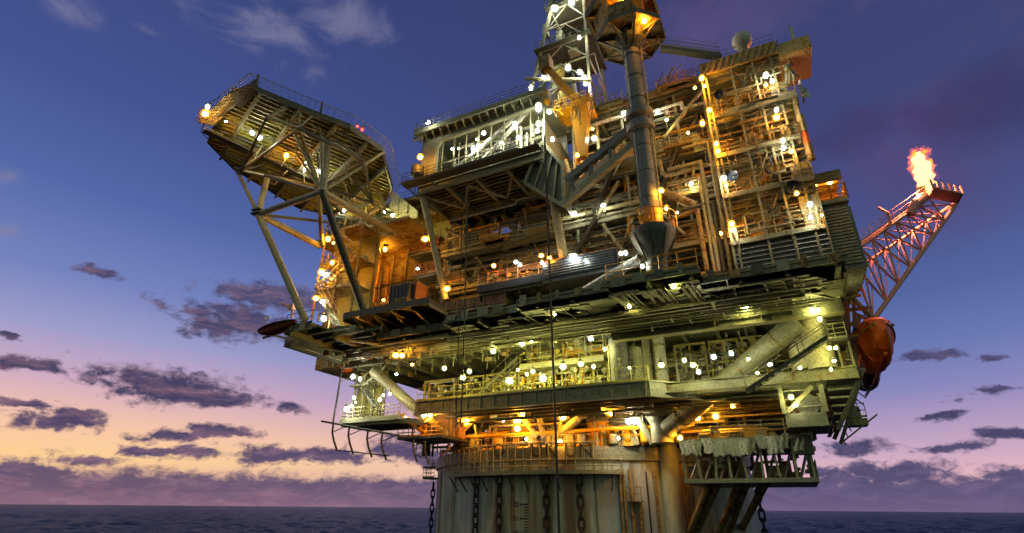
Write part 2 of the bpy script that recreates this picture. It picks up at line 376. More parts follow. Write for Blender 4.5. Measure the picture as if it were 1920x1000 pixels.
def clutter(parent, n, a0, a1, b0, b1, z0, z1, mats, name='junction_box', s0=.12, s1=.5):
    for k in range(n):
        a = U(a0, a1); b = U(b0, b1); z = U(z0, z1); s = U(s0, s1); MB().box(a, a+s*U(.5, 1.6), b, b+s, z, z+s*U(.4, 1.4)).build(name, random.choice(mats), parent)
def louvre(a0, a1, b, z0, z1, sp=.3):
    m = MB().box(a0, a1, b+.1, b+.2, z0, z1); k = int((z1-z0)/sp)
    for i in range(k):
        z = z0+(i+.3)*(z1-z0)/k; m.hexa([(a0, b-.08, z), (a1, b-.08, z), (a1, b+.1, z+sp*.5), (a0, b+.1, z+sp*.5)], [(a0, b-.08, z+.03), (a1, b-.08, z+.03), (a1, b+.1, z+sp*.5+.03), (a0, b+.1, z+sp*.5+.03)])
    return m
def flight(p, q, w=.8, tread=.26):              # open steel stair between two points, width along b
    m = MB(); p = Vector(p); q = Vector(q); side = Vector((0, w/2, 0))
    if abs((q-p).x) < abs((q-p).y): side = Vector((w/2, 0, 0))
    for s in (-1, 1): m.beam(p+side*s, q+side*s, .05, .25)
    n = max(3, int(abs(q.z-p.z)/tread))
    for i in range(1, n):
        c = p.lerp(q, i/n); m.beam(c-side, c+side, .24, .04)
    for s in (-1, 1):
        m.tube(p+side*s+Vector((0, 0, 1)), q+side*s+Vector((0, 0, 1)), .03, 4)
        for i in range(4): c = p.lerp(q, i/3)+side*s; m.tube(c, c+Vector((0, 0, 1)), .025, 4)
    return m

# ------------------------------------------------------------------ sea
from mathutils import noise as mn
m, out = mat_nodes('sea_water')
p = N('ShaderNodeBsdfPrincipled'); lk(p.outputs[0], out.inputs[0])
p.inputs['Base Color'].default_value = (.01, .016, .036, 1); p.inputs['Roughness'].default_value = .38; p.inputs['IOR'].default_value = 1.33
p.inputs['Specular IOR Level'].default_value = .22
g = N('ShaderNodeNewGeometry')
w2 = noise(g.outputs['Position'], .5, 5, .65, (1, 1, 1), 4, .8)
bp = N('ShaderNodeBump'); bp.inputs['Strength'].default_value = .8; bp.inputs['Distance'].default_value = .9; lk(w2.outputs[0], bp.inputs['Height']); lk(bp.outputs[0], p.inputs['Normal'])
MT['sea'] = m
sea = MB(); n = 700; rs = [3]; 
while rs[-1] < 6000: rs.append(rs[-1]*(1.09 if rs[-1] < 100 else 1.0135 if rs[-1] < 2600 else 1.1))
rs.append(45000); vs = []
for r in rs:
    amp = min(1, r/60)*(1 if r < 2600 else 0)
    for i in range(n):
        x, y = CAM[0]+r*cos(2*PI*i/n), CAM[1]+r*sin(2*PI*i/n); z = 0
        if amp:
            u, v = x*.8+y*.6, -x*.6+y*.8
            z = amp*(1.5*mn.noise((u*.045, v*.022, 1))+1.5*mn.noise((u*.12, v*.06, 5))+.8*mn.noise((u*.3, v*.17, 9)))
        vs.append((x, y, z))
fs = [(j*n+i, (j+1)*n+i, (j+1)*n+(i+1) % n, j*n+(i+1) % n) for j in range(len(rs)-1) for i in range(n)]+[tuple(range(n))]
sea.add(vs, fs); o = sea.build('sea', 'sea', None, True); o['kind'] = 'structure'

# ------------------------------------------------------------------ spar hull
R = 18.5; HT = 15.3
hull = thing('spar_hull', 'huge round grey green rust streaked steel hull rising from the sea under the platform', 'platform hull', (0, 0, 0))
MB().lathe((0, 0, 0), [(R, -8), (R, HT)], 128).build('shell', 'hull', hull, True)
MB().lathe((0, 0, 0), [(R, HT-1.25), (R+.28, HT-1.2), (R+.28, HT-.02), (R+.1, HT), (.1, HT+.01)], 128).build('rim', 'greyplate', hull)
for k in range(10):                                   # vertical weld strakes
    t = radians(200+k*15+U(-6, 6)); c = ((R+.03)*cos(t), (R+.03)*sin(t))
    MB().tube((*c, -4), (*c, HT-1.4-U(0, 1)), U(.04, .1), 6).build('strake', random.choice(['hull', 'rust', 'grey']), hull)
ca, cb, _ = Fc(1258, 900, R+.5)
MB().tube((ca, cb, -4), (ca, cb, 18.2), .85, 20).build('caisson', 'hull', hull, True)
for px in (1165, 1172, 1184, 1232, 1290, 1300):
    a, b, _ = Fc(px, 940, R+.25); MB().tube((a, b, -4), (a, b, 13.3), .13, 8).build('conduit', 'rust', hull, True)
# smooth blue grey arched panel
a0, b0, z1 = Fc(1193, 880, R+.06); a1, b1, _ = Fc(1224, 880, R+.06)
m = MB(); q = [(a0, b0, -2), (a1, b1, -2)]+[lerp3((a1, b1, z1-.8), (a0, b0, z1-.8), t)[:2]+(z1-.8+.8*sin(PI*t),) for t in (0, .15, .35, .5, .65, .85, 1)]
n_ = len(q); m.add(q+[(x*.995, y*.995, z) for x, y, z in q], [tuple(range(n_))]+[(i, (i+1) % n_, n_+(i+1) % n_, n_+i) for i in range(n_)])
m.build('arched_panel', 'bluegrey', hull)
a, b, z = Fc(1211, 885, R+.14); MB().tube((a, b, z), (a+.05, b, -3), .06, 6).build('conduit', 'black', hull)
# small work basket on the hull with rust run-off pipes
a, b, z = Fc(1192, 940, R+.3)
m = MB(); wbk = MB().box(a-.65, a+.65, b-.5, b+.4, z-.06, z).build('work_basket', 'rust', hull)
for s in (-.65, 0, .65): m.tube((a+s, b-.5, z), (a+s, b-.5, z+1.15), .04, 5)
m.tube((a-.65, b-.5, z+1.15), (a+.65, b-.5, z+1.15), .04, 5).tube((a-.65, b-.5, z+.6), (a+.65, b-.5, z+.6), .03, 5)
m.build('basket_rail', 'rust', wbk)
for s in (-.3, .35): MB().tube((a+s, b+.1, z), (a+s, b+.1, -3), .16, 8).build('conduit', 'rust', hull, True)
# draught scale: ticks and figures painted on the shell
def onhull(px, py, dr=.02): return Fc(px, py, R+dr)
m = MB()
def tick(x0, x1, z, h):
    P0 = onhull(x0, 945); P1 = onhull(x1, 945)
    m.hexa([(P0[0], P0[1], z-h/2), (P1[0], P1[1], z-h/2), (P1[0], P1[1], z+h/2), (P0[0], P0[1], z+h/2)], [(P0[0]*.999, P0[1]*.999, z-h/2), (P1[0]*.999, P1[1]*.999, z-h/2), (P1[0]*.999, P1[1]*.999, z+h/2), (P0[0]*.999, P0[1]*.999, z+h/2)])
zt = onhull(980, 946)[2]; zb = onhull(980, 973)[2]; dz = (zt-zb)/5
for i in range(26): tick(974 if i % 5 == 0 else 982, 990, zt-i*dz, .13 if i % 5 == 0 else .09)
m.build('draught_scale', 'mark', hull)
def text_on(s, a, b, z, size, ang, parent, mat, name, ext=.015):
    cu = bpy.data.curves.new(name, 'FONT'); cu.body = s; cu.size = size; cu.extrude = ext; cu.align_x = 'CENTER'; cu.align_y = 'CENTER'
    t = bpy.data.objects.new(name, cu); COL.objects.link(t); dg = bpy.context.evaluated_depsgraph_get()
    me = bpy.data.meshes.new_from_object(t.evaluated_get(dg)); bpy.data.objects.remove(t)
    o = bpy.data.objects.new(name, me); COL.objects.link(o); me.materials.clear(); me.materials.append(MT[mat])
    o.parent = parent; o.location = L2W(a, b, z)-Vector(parent['_o']); o.rotation_euler = (PI/2, 0, ang-TH)
    return o
for i, s in enumerate(('22', '21', '20', '19')):
    a, b, _ = onhull(967, 945, .04); text_on(s, a, b, zt-i*5*dz, .62, atan2(b, a)+PI/2, hull, 'mark', 'draught_figure')
for s, px in (('O', 935), ('U', 1006), ('N', 1034), ('U', 1070), ('N', 1098)):
    a, b, z = onhull(px, 846, .32); text_on(s, a, b, z, 1.75, atan2(b, a)+PI/2, hull, 'mark', 'painted_letter')

# walkway hung round the hull, with a tall cage rail
wk = thing('hull_walkway', 'pale green steel walkway with tall cage railings curving round the hull', 'walkway', (0, -R, 12))
Zf = Fc(1000, 887, R+1.1)[2]; RW = R+1.15
t0 = atan2(*reversed(Fc(836, 880, RW)[:2])); t1 = atan2(*reversed(Fc(1166, 885, RW)[:2]))
if t1 < t0: t1 += 2*PI
MB().lathe((0, 0, Zf), [(R, 0), (RW, 0), (RW, .18), (R, .18), (R, 0)], 48, t0, t1).build('floor', 'grey', wk)
MB().lathe((0, 0, Zf), [(RW, -.12), (RW+.06, -.12), (RW+.06, .22), (RW, .22)], 48, t0, t1).build('toe_board', 'cream', wk)
tm = t0+(t1-t0)*.88
for k, (h, te) in enumerate(((2.55, tm), (1.15, t1), (.6, t1))):
    m = MB(); n = 48
    for i in range(n):
        u, w = t0+(te-t0)*i/n, t0+(te-t0)*(i+1)/n
        m.tube((RW*cos(u), RW*sin(u), Zf+h), (RW*cos(w), RW*sin(w), Zf+h), .05 if k else .07, 5)
    m.build('handrail', 'grey', wk)
for i in range(25):
    u = t0+(t1-t0)*i/24; h = 2.55 if u <= tm+.01 else 1.15
    MB().beam((RW*cos(u), RW*sin(u), Zf), (RW*cos(u), RW*sin(u), Zf+h), .1, .1).build('post', 'grey', wk)
    if i % 2: MB().beam((RW*cos(u), RW*sin(u), Zf), (R*cos(u), R*sin(u), Zf-1.5), .1, .1).build('bracket', 'dark', wk)
    if i % 3 == 1:
        v = u+.02; MB().beam((RW*cos(v), RW*sin(v), Zf), (RW*cos(v), RW*sin(v), Zf+1.15), .06, .06).build('post', 'grey', wk)

# mooring chains: oval links, each turned a quarter against the next
link = MB()
pts = []
for i in range(20):
    t = 2*PI*i/20; pts.append((.26*cos(t), 0, .42*sin(t)+(.16 if sin(t) > 0 else -.16)))
def torus(m, pts, r, n=6):
    k = len(pts); vs = []
    for i, p in enumerate(pts):
        d = (Vector(pts[(i+1) % k])-Vector(pts[i-1])).normalized(); y = Vector((0, 1, 0)); x = d.cross(y)
        vs += [Vector(p)+x*(r*cos(2*PI*j/n))+y*(r*sin(2*PI*j/n)) for j in range(n)]
    m.add(vs, [(i*n+j, i*n+(j+1) % n, ((i+1) % k)*n+(j+1) % n, ((i+1) % k)*n+j) for i in range(k) for j in range(n)])
torus(link, pts, .105)
linkob = None
def chain(px, py, label, Rr=None, n=12, z1=None, pos=None):
    global linkob
    a, b, z = pos or Fc(px, 930, Rr or R+.45); z1 = z1 or Fc(px, py, R+.45)[2]
    t = thing('mooring_chain', label, 'chain', (a, b, z1), 'mooring chains hanging down the hull'); ang = atan2(b, a)+PI/2
    for i in range(n):
        if linkob is None:
            me = bpy.data.meshes.new('link'); me.from_pydata([tuple(v) for v in link.v], [], link.f); me.materials.append(MT['chain'])
            me.polygons.foreach_set('use_smooth', [True]*len(me.polygons)); linkob = me
        o = bpy.data.objects.new('link', linkob); COL.objects.link(o); o.parent = t
        o.location = (0, 0, -.5-i*.88); o.rotation_euler = (0, 0, ang-TH+(PI/2 if i % 2 else .25))
chain(893, 892, 'leftmost of the four dark chains on the front of the hull')
chain(936, 890, 'dark chain just left of the draught marks on the hull')
chain(1024, 890, 'dark chain between the draught marks and the black cable')
chain(1088, 890, 'dark chain right of the black cable, rightmost on the hull front')
chain(0, 0, 'dark chain hanging against the sky at the hull left edge', pos=Fb(813, 905, -3), z1=Fb(813, 905, -3)[2], n=14)
chain(0, 0, 'dark chain hanging in twin strands at the hull right edge', pos=Fb(1418, 905, -6), z1=Fb(1418, 900, -6)[2], n=14)
# fairlead cage at the left edge of the hull top
ca, cb, cz = Fb(812, 880, -3)
t = thing('chain_stopper_cage', 'small dark rail cage at the left shoulder of the hull above the chain', 'cage', (ca, cb, cz))
m = MB().box(ca-.9, ca+.9, cb-1, cb+1, cz-1.3, cz-1.1)
m.build('floor', 'dark', t); m = MB()
m.rail((ca-.9, cb-1, cz-1.1), (ca+.9, cb-1, cz-1.1), 1.2, .6).rail((ca-.9, cb-1, cz-1.1), (ca-.9, cb+1, cz-1.1), 1.2, .6); m.build('railing', 'rust', t)
m = MB()
for i in range(22): a = ca+U(-.9, .9); b = cb+U(-1, 1); m.tube((a, b, cz+.2), (a+U(-.5, .5), b, cz+U(.8, 1.8)), .03, 4)
m.box(ca-1, ca+1, cb-1, cb+1, cz+.1, cz+.3); m.build('frayed_hoses', 'rust', t)

# right-hand platform on the hull with tarpaulins
P = [Fb(x, y, -22) for x, y in ((1275, 830), (1520, 828), (1520, 900), (1278, 890))]
x0, x1 = P[0][0], P[1][0]; zt_, zb_ = P[0][2], P[2][2]
t = thing('chain_jack_platform', 'grey two level work platform wrapped in tarpaulins on the right of the hull', 'work platform', (x0, -20, zb_))
MB().box(x0, x1, -22.4, -12, zb_-.15, zb_+.15).build('floor', 'grey', t)
MB().box(x0, x1, -22.4, -12, zt_-.35, zt_-.15).build('upper_floor', 'dark', t)
for i in range(9):
    a = x0+.2+(x1-x0-.4)*i/8
    MB().beam((a, -22.3, zb_+.15), (a+U(-.3, .3), -22.3, zt_-.3), .16, .14).build('post', 'cream', t)
    if i < 8: MB().beam((a+.2, -21.5, zb_+.15), (a+1.1, -20, zt_-.4), .14, .14).build('brace', 'grey', t)
    MB().beam((a, -14, zb_+.15), (a, -14, zt_-.3), .3, .2).build('post', 'grey', t)
for i in range(15):                                    # hanging tarpaulin sheets with folds and ragged hems
    a = x0+(x1-x0)*i/15+U(-.1, .1); w_ = (x1-x0)/15*U(.75, 1.25); m = MB(); vs = []; dr = U(1.0, 1.3); up = U(-.05, .3); bo = U(-.15, .05); ph = U(0, 6)
    for j in range(9):
        f = j/8
        for k in range(6):
            g_ = k/5; amp_ = .02+.05*g_; vs.append((a+w_*f+.08*sin(g_*5+ph), -22.5+bo+amp_*sin(f*11+ph+g_*1.5)-.12*g_, zt_+up-(dr+.05*sin(f*7+ph))*g_))
    fs = [(j*6+k, j*6+6+k, j*6+7+k, j*6+1+k) for j in range(8) for k in range(5)]
    m.add(vs, fs); ob = m.build('tarpaulin', random.choice(['tarp', 'tarp', 'white', 'grey', 'greyplate']), t, False)
    sm_ = ob.modifiers.new('thick', 'SOLIDIFY'); sm_.thickness = .03
MB().rail((x0, -22.3, zt_), (x1, -22.3, zt_), 1.3, 1.4).build('railing', 'grey', t)
MB().rail((x1, -22.3, zb_), (x1, -12, zb_), 1.3, 1.4).build('railing', 'grey', t)
m = MB()
for i in range(14): a = U(x0+.5, x1-.5); m.box(a, a+U(.3, 1), -20, -18.5, zb_+.15, zb_+U(.5, 1.7))
m.build('stored_gear', 'rust', t)
clutter(t, 40, x0, x1, -22, -18, zb_+.2, zt_-.6, ['grey', 'rust', 'cream', 'dark'], 'stored_box', .15, .6)
clutter(t, 30, x0, x1, -22, -16, zt_-.1, zt_+.3, ['grey', 'rust', 'cream', 'yellow'], 'deck_box', .2, .8)
for (xa, ya, xb, yb) in ((1330, 905, 1290, 1010), (1385, 905, 1345, 1010), (1398, 900, 1362, 1010), (1435, 905, 1392, 990), (1345, 905, 1300, 1010)):
    A = Fb(xa, ya, -20.3); B = Fc(min(xb, 1392), yb, R)
    MB().tube((A[0], A[1], zb_-.1), B, .3, 12).build('brace_pipe', 'rust', t, True)
A = Fb(1515, 835, -22.5); MB().box(A[0]-.9, A[0]+.3, -22.7, -21.8, A[2]-.6, A[2]+.7).build('winch', 'dark', t)
pipes_along(t, 10, x0, x1, -21, -14, zt_+.2, zt_+1.6, ['grey', 'cream', 'rust'], .06, .2)

# ------------------------------------------------------------------ hull top: columns, braces, kit between hull and lower deck
ZL = 19.2
tr = thing('deck_support_truss', 'round columns and slanting braces standing on the hull top under the lower deck', 'support truss', (0, 0, HT))
A = Fb(1240, 800, -17.6)
MB().tube((A[0], -17.6, HT), (A[0], -17.6, 18.1), .95, 20).build('column', 'grey', tr, True)
MB().lathe((A[0], -17.6, 16.9), [(.95, 0), (1.6, 1.2), (1.6, 1.3)], 20).build('column_flare', 'grey', tr, True)
for a in (-14, -7, 0, 7, 18):
    for b in (-15, -5): MB().tube((a, b, HT), (a, b, 18.1), .5, 12).build('column', 'dark', tr, True)
for (xa, ya, xb, yb, r) in ((975, 775, 1008, 818, .36), (1008, 770, 1020, 820, .3), (1095, 775, 1042, 820, .36), (1205, 735, 1240, 820, .3), (905, 770, 850, 825, .3), (1185, 770, 1225, 830, .35)):
    A = Fb(xa, ya, -18); B = Fb(xb, yb, -17); MB().tube(A, B, r, 12).build('brace', 'cream', tr, True)
A, B = Fb(1252, 806, -18.2), Fb(1498, 602, -24)
mbr = MB().tube(A, B, .8, 24).build('main_brace', 'grey', tr, True)
for f_ in (.12, .35, .6, .85): P_, Q_ = lerp3(A, B, f_), lerp3(A, B, f_+.008); MB().tube(P_, Q_, .86, 24).build('brace_flange', 'rust', mbr, True)
A, B = Fb(1400, 735, -25.4), Fb(1550, 635, -25.4)
flight(B, A, .9).build('stair_flight', 'dark', tr)
C = Fb(1500, 610, -22.6)
MB().tube((C[0], C[1], 19.4), (C[0], C[1], 25.4), 1.15, 24).build('node_column', 'cream', tr, True)
MB().lathe((C[0], C[1], 23.2), [(1.15, 0), (2.0, 1.6), (2.0, 2.3)], 24).build('node_flare', 'cream', tr, True)
A = Fb(1537, 665, -23.5); MB().tube((A[0], A[1], ZL), (A[0], A[1], 23.4), .95, 20).build('leg_column', 'cream', tr, True)

hk = thing('hull_top_equipment', 'amber lit winches, cabins and pipework crowding the hull top', 'equipment', (0, -15, HT))
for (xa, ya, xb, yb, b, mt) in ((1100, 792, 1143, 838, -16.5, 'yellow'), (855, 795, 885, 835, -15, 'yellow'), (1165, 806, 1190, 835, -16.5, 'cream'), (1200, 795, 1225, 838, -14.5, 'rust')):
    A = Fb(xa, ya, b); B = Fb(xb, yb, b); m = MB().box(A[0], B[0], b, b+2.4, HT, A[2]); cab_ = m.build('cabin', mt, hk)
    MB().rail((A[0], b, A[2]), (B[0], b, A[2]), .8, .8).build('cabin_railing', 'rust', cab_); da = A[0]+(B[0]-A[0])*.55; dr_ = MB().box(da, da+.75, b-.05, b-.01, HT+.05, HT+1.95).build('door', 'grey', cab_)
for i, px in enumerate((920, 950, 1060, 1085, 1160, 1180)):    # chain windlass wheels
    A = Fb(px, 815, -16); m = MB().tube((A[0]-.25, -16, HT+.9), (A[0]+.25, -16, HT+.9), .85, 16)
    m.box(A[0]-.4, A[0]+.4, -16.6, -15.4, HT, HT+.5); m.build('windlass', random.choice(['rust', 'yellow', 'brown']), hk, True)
risers(hk, 40, -16, 20, -17.5, -12, HT, 18, ['rust', 'cream', 'yellow', 'dark', 'grey'], .04, .16)
pipes_along(hk, 16, -16, 20, -17.8, -14, HT+.2, 17.6, ['rust', 'cream', 'dark', 'yellow'], .05, .16, minl=.04)
for px in (890, 935, 1000, 1030, 1068, 1090, 1150, 1210):
    A = Fb(px, 812, -16.8); h_ = U(.9, 1.9); rr_ = U(.35, .6); MB().vessel((A[0], -16.8, HT+.3), (A[0], -16.8, HT+h_), rr_, 14).build('small_tank', random.choice(['cream', 'rust', 'yellow', 'grey']), hk, True)
for px in (900, 925, 1040, 1115, 1195): A = Fb(px, 800, -17.2); MB().beam((A[0], -17.2, HT), (A[0]+U(-.8, .8), -17.2, 18), .2, .25).build('frame_post', random.choice(['rust', 'cream']), hk)
for i in range(90):
    a, b = U(-15, 19), U(-17.7, -12)
    if hypot(a, b) > R-.5: continue
    MB().box(a, a+U(.2, .9), b, b+U(.3, .8), HT, HT+U(.3, 1.3)).build('valve_block', random.choice(['cream', 'rust', 'yellow', 'grey', 'dark']), hk)
th0, th1 = radians(200), radians(345); m = MB()
for i in range(60):
    u, w = th0+(th1-th0)*i/60, th0+(th1-th0)*(i+1)/60; r_ = R-.1
    if i % 2 == 0: m.tube((r_*cos(u), r_*sin(u), HT), (r_*cos(u), r_*sin(u), HT+1.1), .035, 4)
    for h_ in (.55, 1.1): m.tube((r_*cos(u), r_*sin(u), HT+h_), (r_*cos(w), r_*sin(w), HT+h_), .035, 4)
m.build('railing', 'cream', hk)
MB().box(-14, 18, -6, -5.8, HT, 18.1).build('bulkhead', 'brown', hk)

# ------------------------------------------------------------------ lower deck
nb = Fz(1330, 738, ZL); rr = Fz(1600, 705, ZL)
ld = thing('lower_deck', 'lower process deck with deep grey edge girder just above the hull', 'deck', (0, -25, ZL))
poly = [(-17.5, -25), (13.8, -25), (nb[0]-.3, nb[1]-.5), (28.2, -20.5), (28.2, 16), (-17.5, 16)]
poly = [(-8.4, -25), (13.8, -25), (18, -20.8), (28.2, -23), (28.2, 16), (-8.4, 16)]
MB().prism(poly, ZL-.02, ZL+.12).build('deck_plate', 'olive', ld)
for i in range(3):
    p, q = poly[i], poly[i+1]; MB().beam((*p, ZL-.62), (*q, ZL-.62), .3, 1.15).build('edge_girder', 'greyplate', ld)
    MB().beam((p[0], p[1]-.18, ZL-.02), (q[0], q[1]-.18, ZL-.02), .3, .1).build('flange', 'grey', ld)
    MB().beam((p[0], p[1]-.18, ZL-1.2), (q[0], q[1]-.18, ZL-1.2), .3, .1).build('flange', 'grey', ld)
for i in range(26):
    a = -8+i*1.35
    if a < 14: MB().box(a, a+.06, -25.3, -25.1, ZL-1.15, ZL-.08).build('web_stiffener', 'grey', ld)
for i in range(12): b = -24+i*1.9; MB().ibeam((-8.2, b, ZL-.5), (28, b, ZL-.5), .3, .8).build('deck_beam', 'olive', ld)
for i in range(10): a = -7+i*3.8; MB().ibeam((a, -19.8, ZL-.75), (a, 8, ZL-.75), .4, 1.1).build('deck_girder', 'olive', ld)
pipes_along(ld, 22, -8, 28, -24.5, -12, ZL-1.7, ZL-1.1, ['grey', 'cream', 'dark', 'rust'], .05, .16, 'underdeck_pipe', .1)
MB().rail((13.9, -25, ZL+.1), (-8.4, -25, ZL+.1), 1.15, 1.4).build('railing', 'ylpale', ld)
MB().rail((18, -20.9, ZL+.1), (28.2, -23, ZL+.1), 1.15, 1.4).build('railing', 'ylpale', ld)

def skid(name, label, a0, a1, b0, b1, z, h, mats, npipe=10, vess=1, seed=1, frame='ylpale', cat='process skid'):
    random.seed(seed); t = thing(name, label, cat, ((a0+a1)/2, b0, z), 'process equipment skids on the platform')
    MB().box(a0, a1, b0, b1, z, z+.2).build('base_frame', frame, t)
    for a in (a0+.1, (a0+a1)/2, a1-.1):
        for b in (b0+.1, b1-.1): MB().beam((a, b, z+.2), (a, b, z+h), .16, .16).build('post', frame, t)
    for zz in (z+h*.55, z+h):
        for b in (b0+.1, b1-.1): MB().beam((a0, b, zz), (a1, b, zz), .14, .18).build('crossbeam', frame, t)
    for i in range(vess):
        r = U(.35, .7); a = a0+(a1-a0)*(i+.5)/vess
        if random.random() < .5: MB().vessel((a, b0+1.2, z+.6), (a, b0+1.2, z+h*.8), r).build('vessel', random.choice(mats), t, True)
        else: MB().vessel((a-(a1-a0)/vess*.3, b0+1.2, z+1.1), (a+(a1-a0)/vess*.3, b0+1.2, z+1.1), r).build('vessel', random.choice(mats), t, True)
    risers(t, npipe, a0, a1, b0-.1, b0+.8, z+.2, z+h, mats, .04, .13)
    pipes_along(t, npipe, a0, a1, b0-.1, b0+.8, z+.4, z+h, mats, .03, .12, 'pipe', .2)
    for i in range(npipe*2):
        a = U(a0, a1); zz = U(z+.3, z+h*.9); s = U(.08, .28); m = MB()
        if i % 2: m.tube((a, b0-.35, zz), (a, b0-.3, zz), s, 10).tube((a, b0-.3, zz), (a, b0+.2, zz), .05, 6)
        else: m.box(a, a+s*1.4, b0-.05, b0+.3, zz, zz+s*1.5)
        m.build('valve_wheel' if i % 2 else 'instrument_box', random.choice(mats), t)
    return t
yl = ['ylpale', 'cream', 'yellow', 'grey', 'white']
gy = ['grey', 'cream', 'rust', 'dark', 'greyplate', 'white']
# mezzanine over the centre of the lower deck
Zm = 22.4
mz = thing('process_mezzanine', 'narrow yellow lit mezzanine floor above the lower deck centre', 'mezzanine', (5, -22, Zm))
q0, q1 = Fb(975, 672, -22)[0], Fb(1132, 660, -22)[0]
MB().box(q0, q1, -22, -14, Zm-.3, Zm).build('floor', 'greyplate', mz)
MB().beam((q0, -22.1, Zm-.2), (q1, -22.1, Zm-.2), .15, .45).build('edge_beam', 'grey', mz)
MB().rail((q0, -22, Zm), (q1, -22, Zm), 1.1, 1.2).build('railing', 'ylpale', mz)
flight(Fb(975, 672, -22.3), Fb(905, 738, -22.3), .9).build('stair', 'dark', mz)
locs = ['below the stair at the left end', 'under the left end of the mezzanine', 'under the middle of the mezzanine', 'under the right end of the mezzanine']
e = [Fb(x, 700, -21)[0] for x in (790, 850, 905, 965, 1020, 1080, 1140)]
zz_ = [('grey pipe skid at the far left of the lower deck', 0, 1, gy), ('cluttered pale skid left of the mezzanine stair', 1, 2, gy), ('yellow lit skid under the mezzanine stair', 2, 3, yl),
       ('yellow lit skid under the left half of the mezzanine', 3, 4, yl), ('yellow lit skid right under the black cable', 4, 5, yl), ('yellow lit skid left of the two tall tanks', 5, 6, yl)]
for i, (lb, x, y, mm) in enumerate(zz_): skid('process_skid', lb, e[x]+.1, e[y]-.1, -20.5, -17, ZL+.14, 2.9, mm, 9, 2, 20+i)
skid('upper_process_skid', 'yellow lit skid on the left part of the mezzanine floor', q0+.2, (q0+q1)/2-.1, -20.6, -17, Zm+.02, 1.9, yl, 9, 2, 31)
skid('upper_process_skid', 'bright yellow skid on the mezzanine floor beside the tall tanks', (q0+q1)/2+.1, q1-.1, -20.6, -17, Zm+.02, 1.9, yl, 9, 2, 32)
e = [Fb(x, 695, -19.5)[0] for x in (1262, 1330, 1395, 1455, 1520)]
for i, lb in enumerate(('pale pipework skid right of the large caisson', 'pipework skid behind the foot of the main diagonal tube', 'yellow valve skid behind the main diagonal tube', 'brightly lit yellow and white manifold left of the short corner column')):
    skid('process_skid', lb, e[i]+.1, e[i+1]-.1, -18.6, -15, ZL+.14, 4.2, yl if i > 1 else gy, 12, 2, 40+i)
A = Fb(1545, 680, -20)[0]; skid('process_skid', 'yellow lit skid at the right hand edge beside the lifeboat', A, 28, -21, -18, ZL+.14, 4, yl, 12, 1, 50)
random.seed(8)
# back wall of the process deck (equipment rows behind)
bw = thing('process_module_wall', 'pale yellow equipment bulkhead behind the lower deck skids', 'bulkhead', (5, -13, ZL))
ribbed(-7, 14, -13.5, ZL+.14, 24.3, .6, .12).build('wall_panel', 'ylpale', bw)
ribbed(14.1, 28, -13.2, ZL+.14, 24.3, .6, .12).build('wall_panel', 'rust', bw)
risers(bw, 40, -7, 28, -14.6, -13.8, ZL+.2, 24, yl+['rust'], .05, .2)
pipes_along(bw, 40, -7, 28, -15.2, -13.8, ZL+.5, 24.2, yl+['dark'], .05, .2, minl=.08)
# tall tanks
for (xa, xb, yt, b, lb) in ((1146, 1178, 632, -23.2, 'taller grey upright tank with rounded top on lower deck'), (1176, 1206, 648, -22.4, 'shorter grey upright tank on the right of its twin')):
    A = Fb(xa, 700, b); B = Fb(xb, 700, b); r = (B[0]-A[0])/2*1.08; c = (A[0]+B[0])/2; zt2 = Fb((xa+xb)/2, yt+8, b)[2]
    t = thing('storage_tank', lb, 'tank', (c, b, ZL)); MB().vessel((c, b, ZL+.3), (c, b, zt2), r, 28).build('shell', 'blue' if xa < 1150 else 'grey', t, True)
    MB().tube((c, b, ZL+.1), (c, b, ZL+.5), r*1.05, 24).build('skirt', 'grey', t, True)
    for i in range(5 if xa > 1150 else 3):
        MB().ball((c+U(-.3, .5)*r, b-r*.98, ZL+U(.8, 2.3)), .2, 8, 6).build('valve', 'grey', t, True)
    MB().tube((c-r*.9, b-r*.6, ZL), (c-r*.9, b-r*.6, zt2-.4), .09, 8).build('pipe', 'cream', t, True)
for (xa, xb, yt, b, mt, lb) in ((1226, 1252, 640, -20, 'white', 'large pale riser caisson with a bright lamp on it right of the tanks'), (1208, 1222, 640, -20.5, 'grey', 'slim grey riser between the tanks and the pale caisson')):
    A = Fb(xa, 690, b); B = Fb(xb, 690, b); c = (A[0]+B[0])/2; t = thing('riser_caisson', lb, 'riser', (c, b, ZL))
    MB().tube((c, b, ZL), (c, b, 24.2), (B[0]-A[0])/2, 20).build('tube', mt, t, True)
    for z in (21, 23.2): MB().tube((c, b, z), (c, b, z+.2), (B[0]-A[0])/2*1.15, 20).build('flange', 'grey', t, True)

# ------------------------------------------------------------------ main deck
ZM = 24.5
md = thing('main_deck', 'broad main deck seen from below with olive beams, pipes and grey girder', 'deck', (0, -30, ZM))
SEG = [(-18.6, -15.8, -32.8), (-15.8, -12.6, -35.4), (-12.6, -9.6, -32.8), (-9.6, -1.2, -30.2), (-1.2, 6.0, -31.6), (6.0, 13.4, -32.6), (13.4, 19.6, -33.3), (19.6, 28.2, -31.2)]
def front(a): return next((f for x, y, f in SEG if x <= a <= y), -31.2)
for x, y, f in SEG:
    MB().box(x, y, f, 16, ZM, ZM+.18).build('deck_plate', 'olive', md)
    MB().ibeam((x, f, ZM-.2), (y, f, ZM-.2), .2, .4).build('edge_girder', 'olive', md); MB().ibeam((x, f, ZM-.25), (x, f+3, ZM-.25), .2, .5).build('edge_girder', 'grey', md)
    n_ = int((y-x)/1.4)
    for k in range(n_): a = x+.3+k*(y-x)/n_; MB().box(a, a+U(.3, 1.1), f-.14, f-.11, ZM-.35+U(-.15, .1), ZM+U(.15, .5)).build('edge_panel', random.choice(['dark', 'olive', 'grey', 'rust', 'cream']), md)
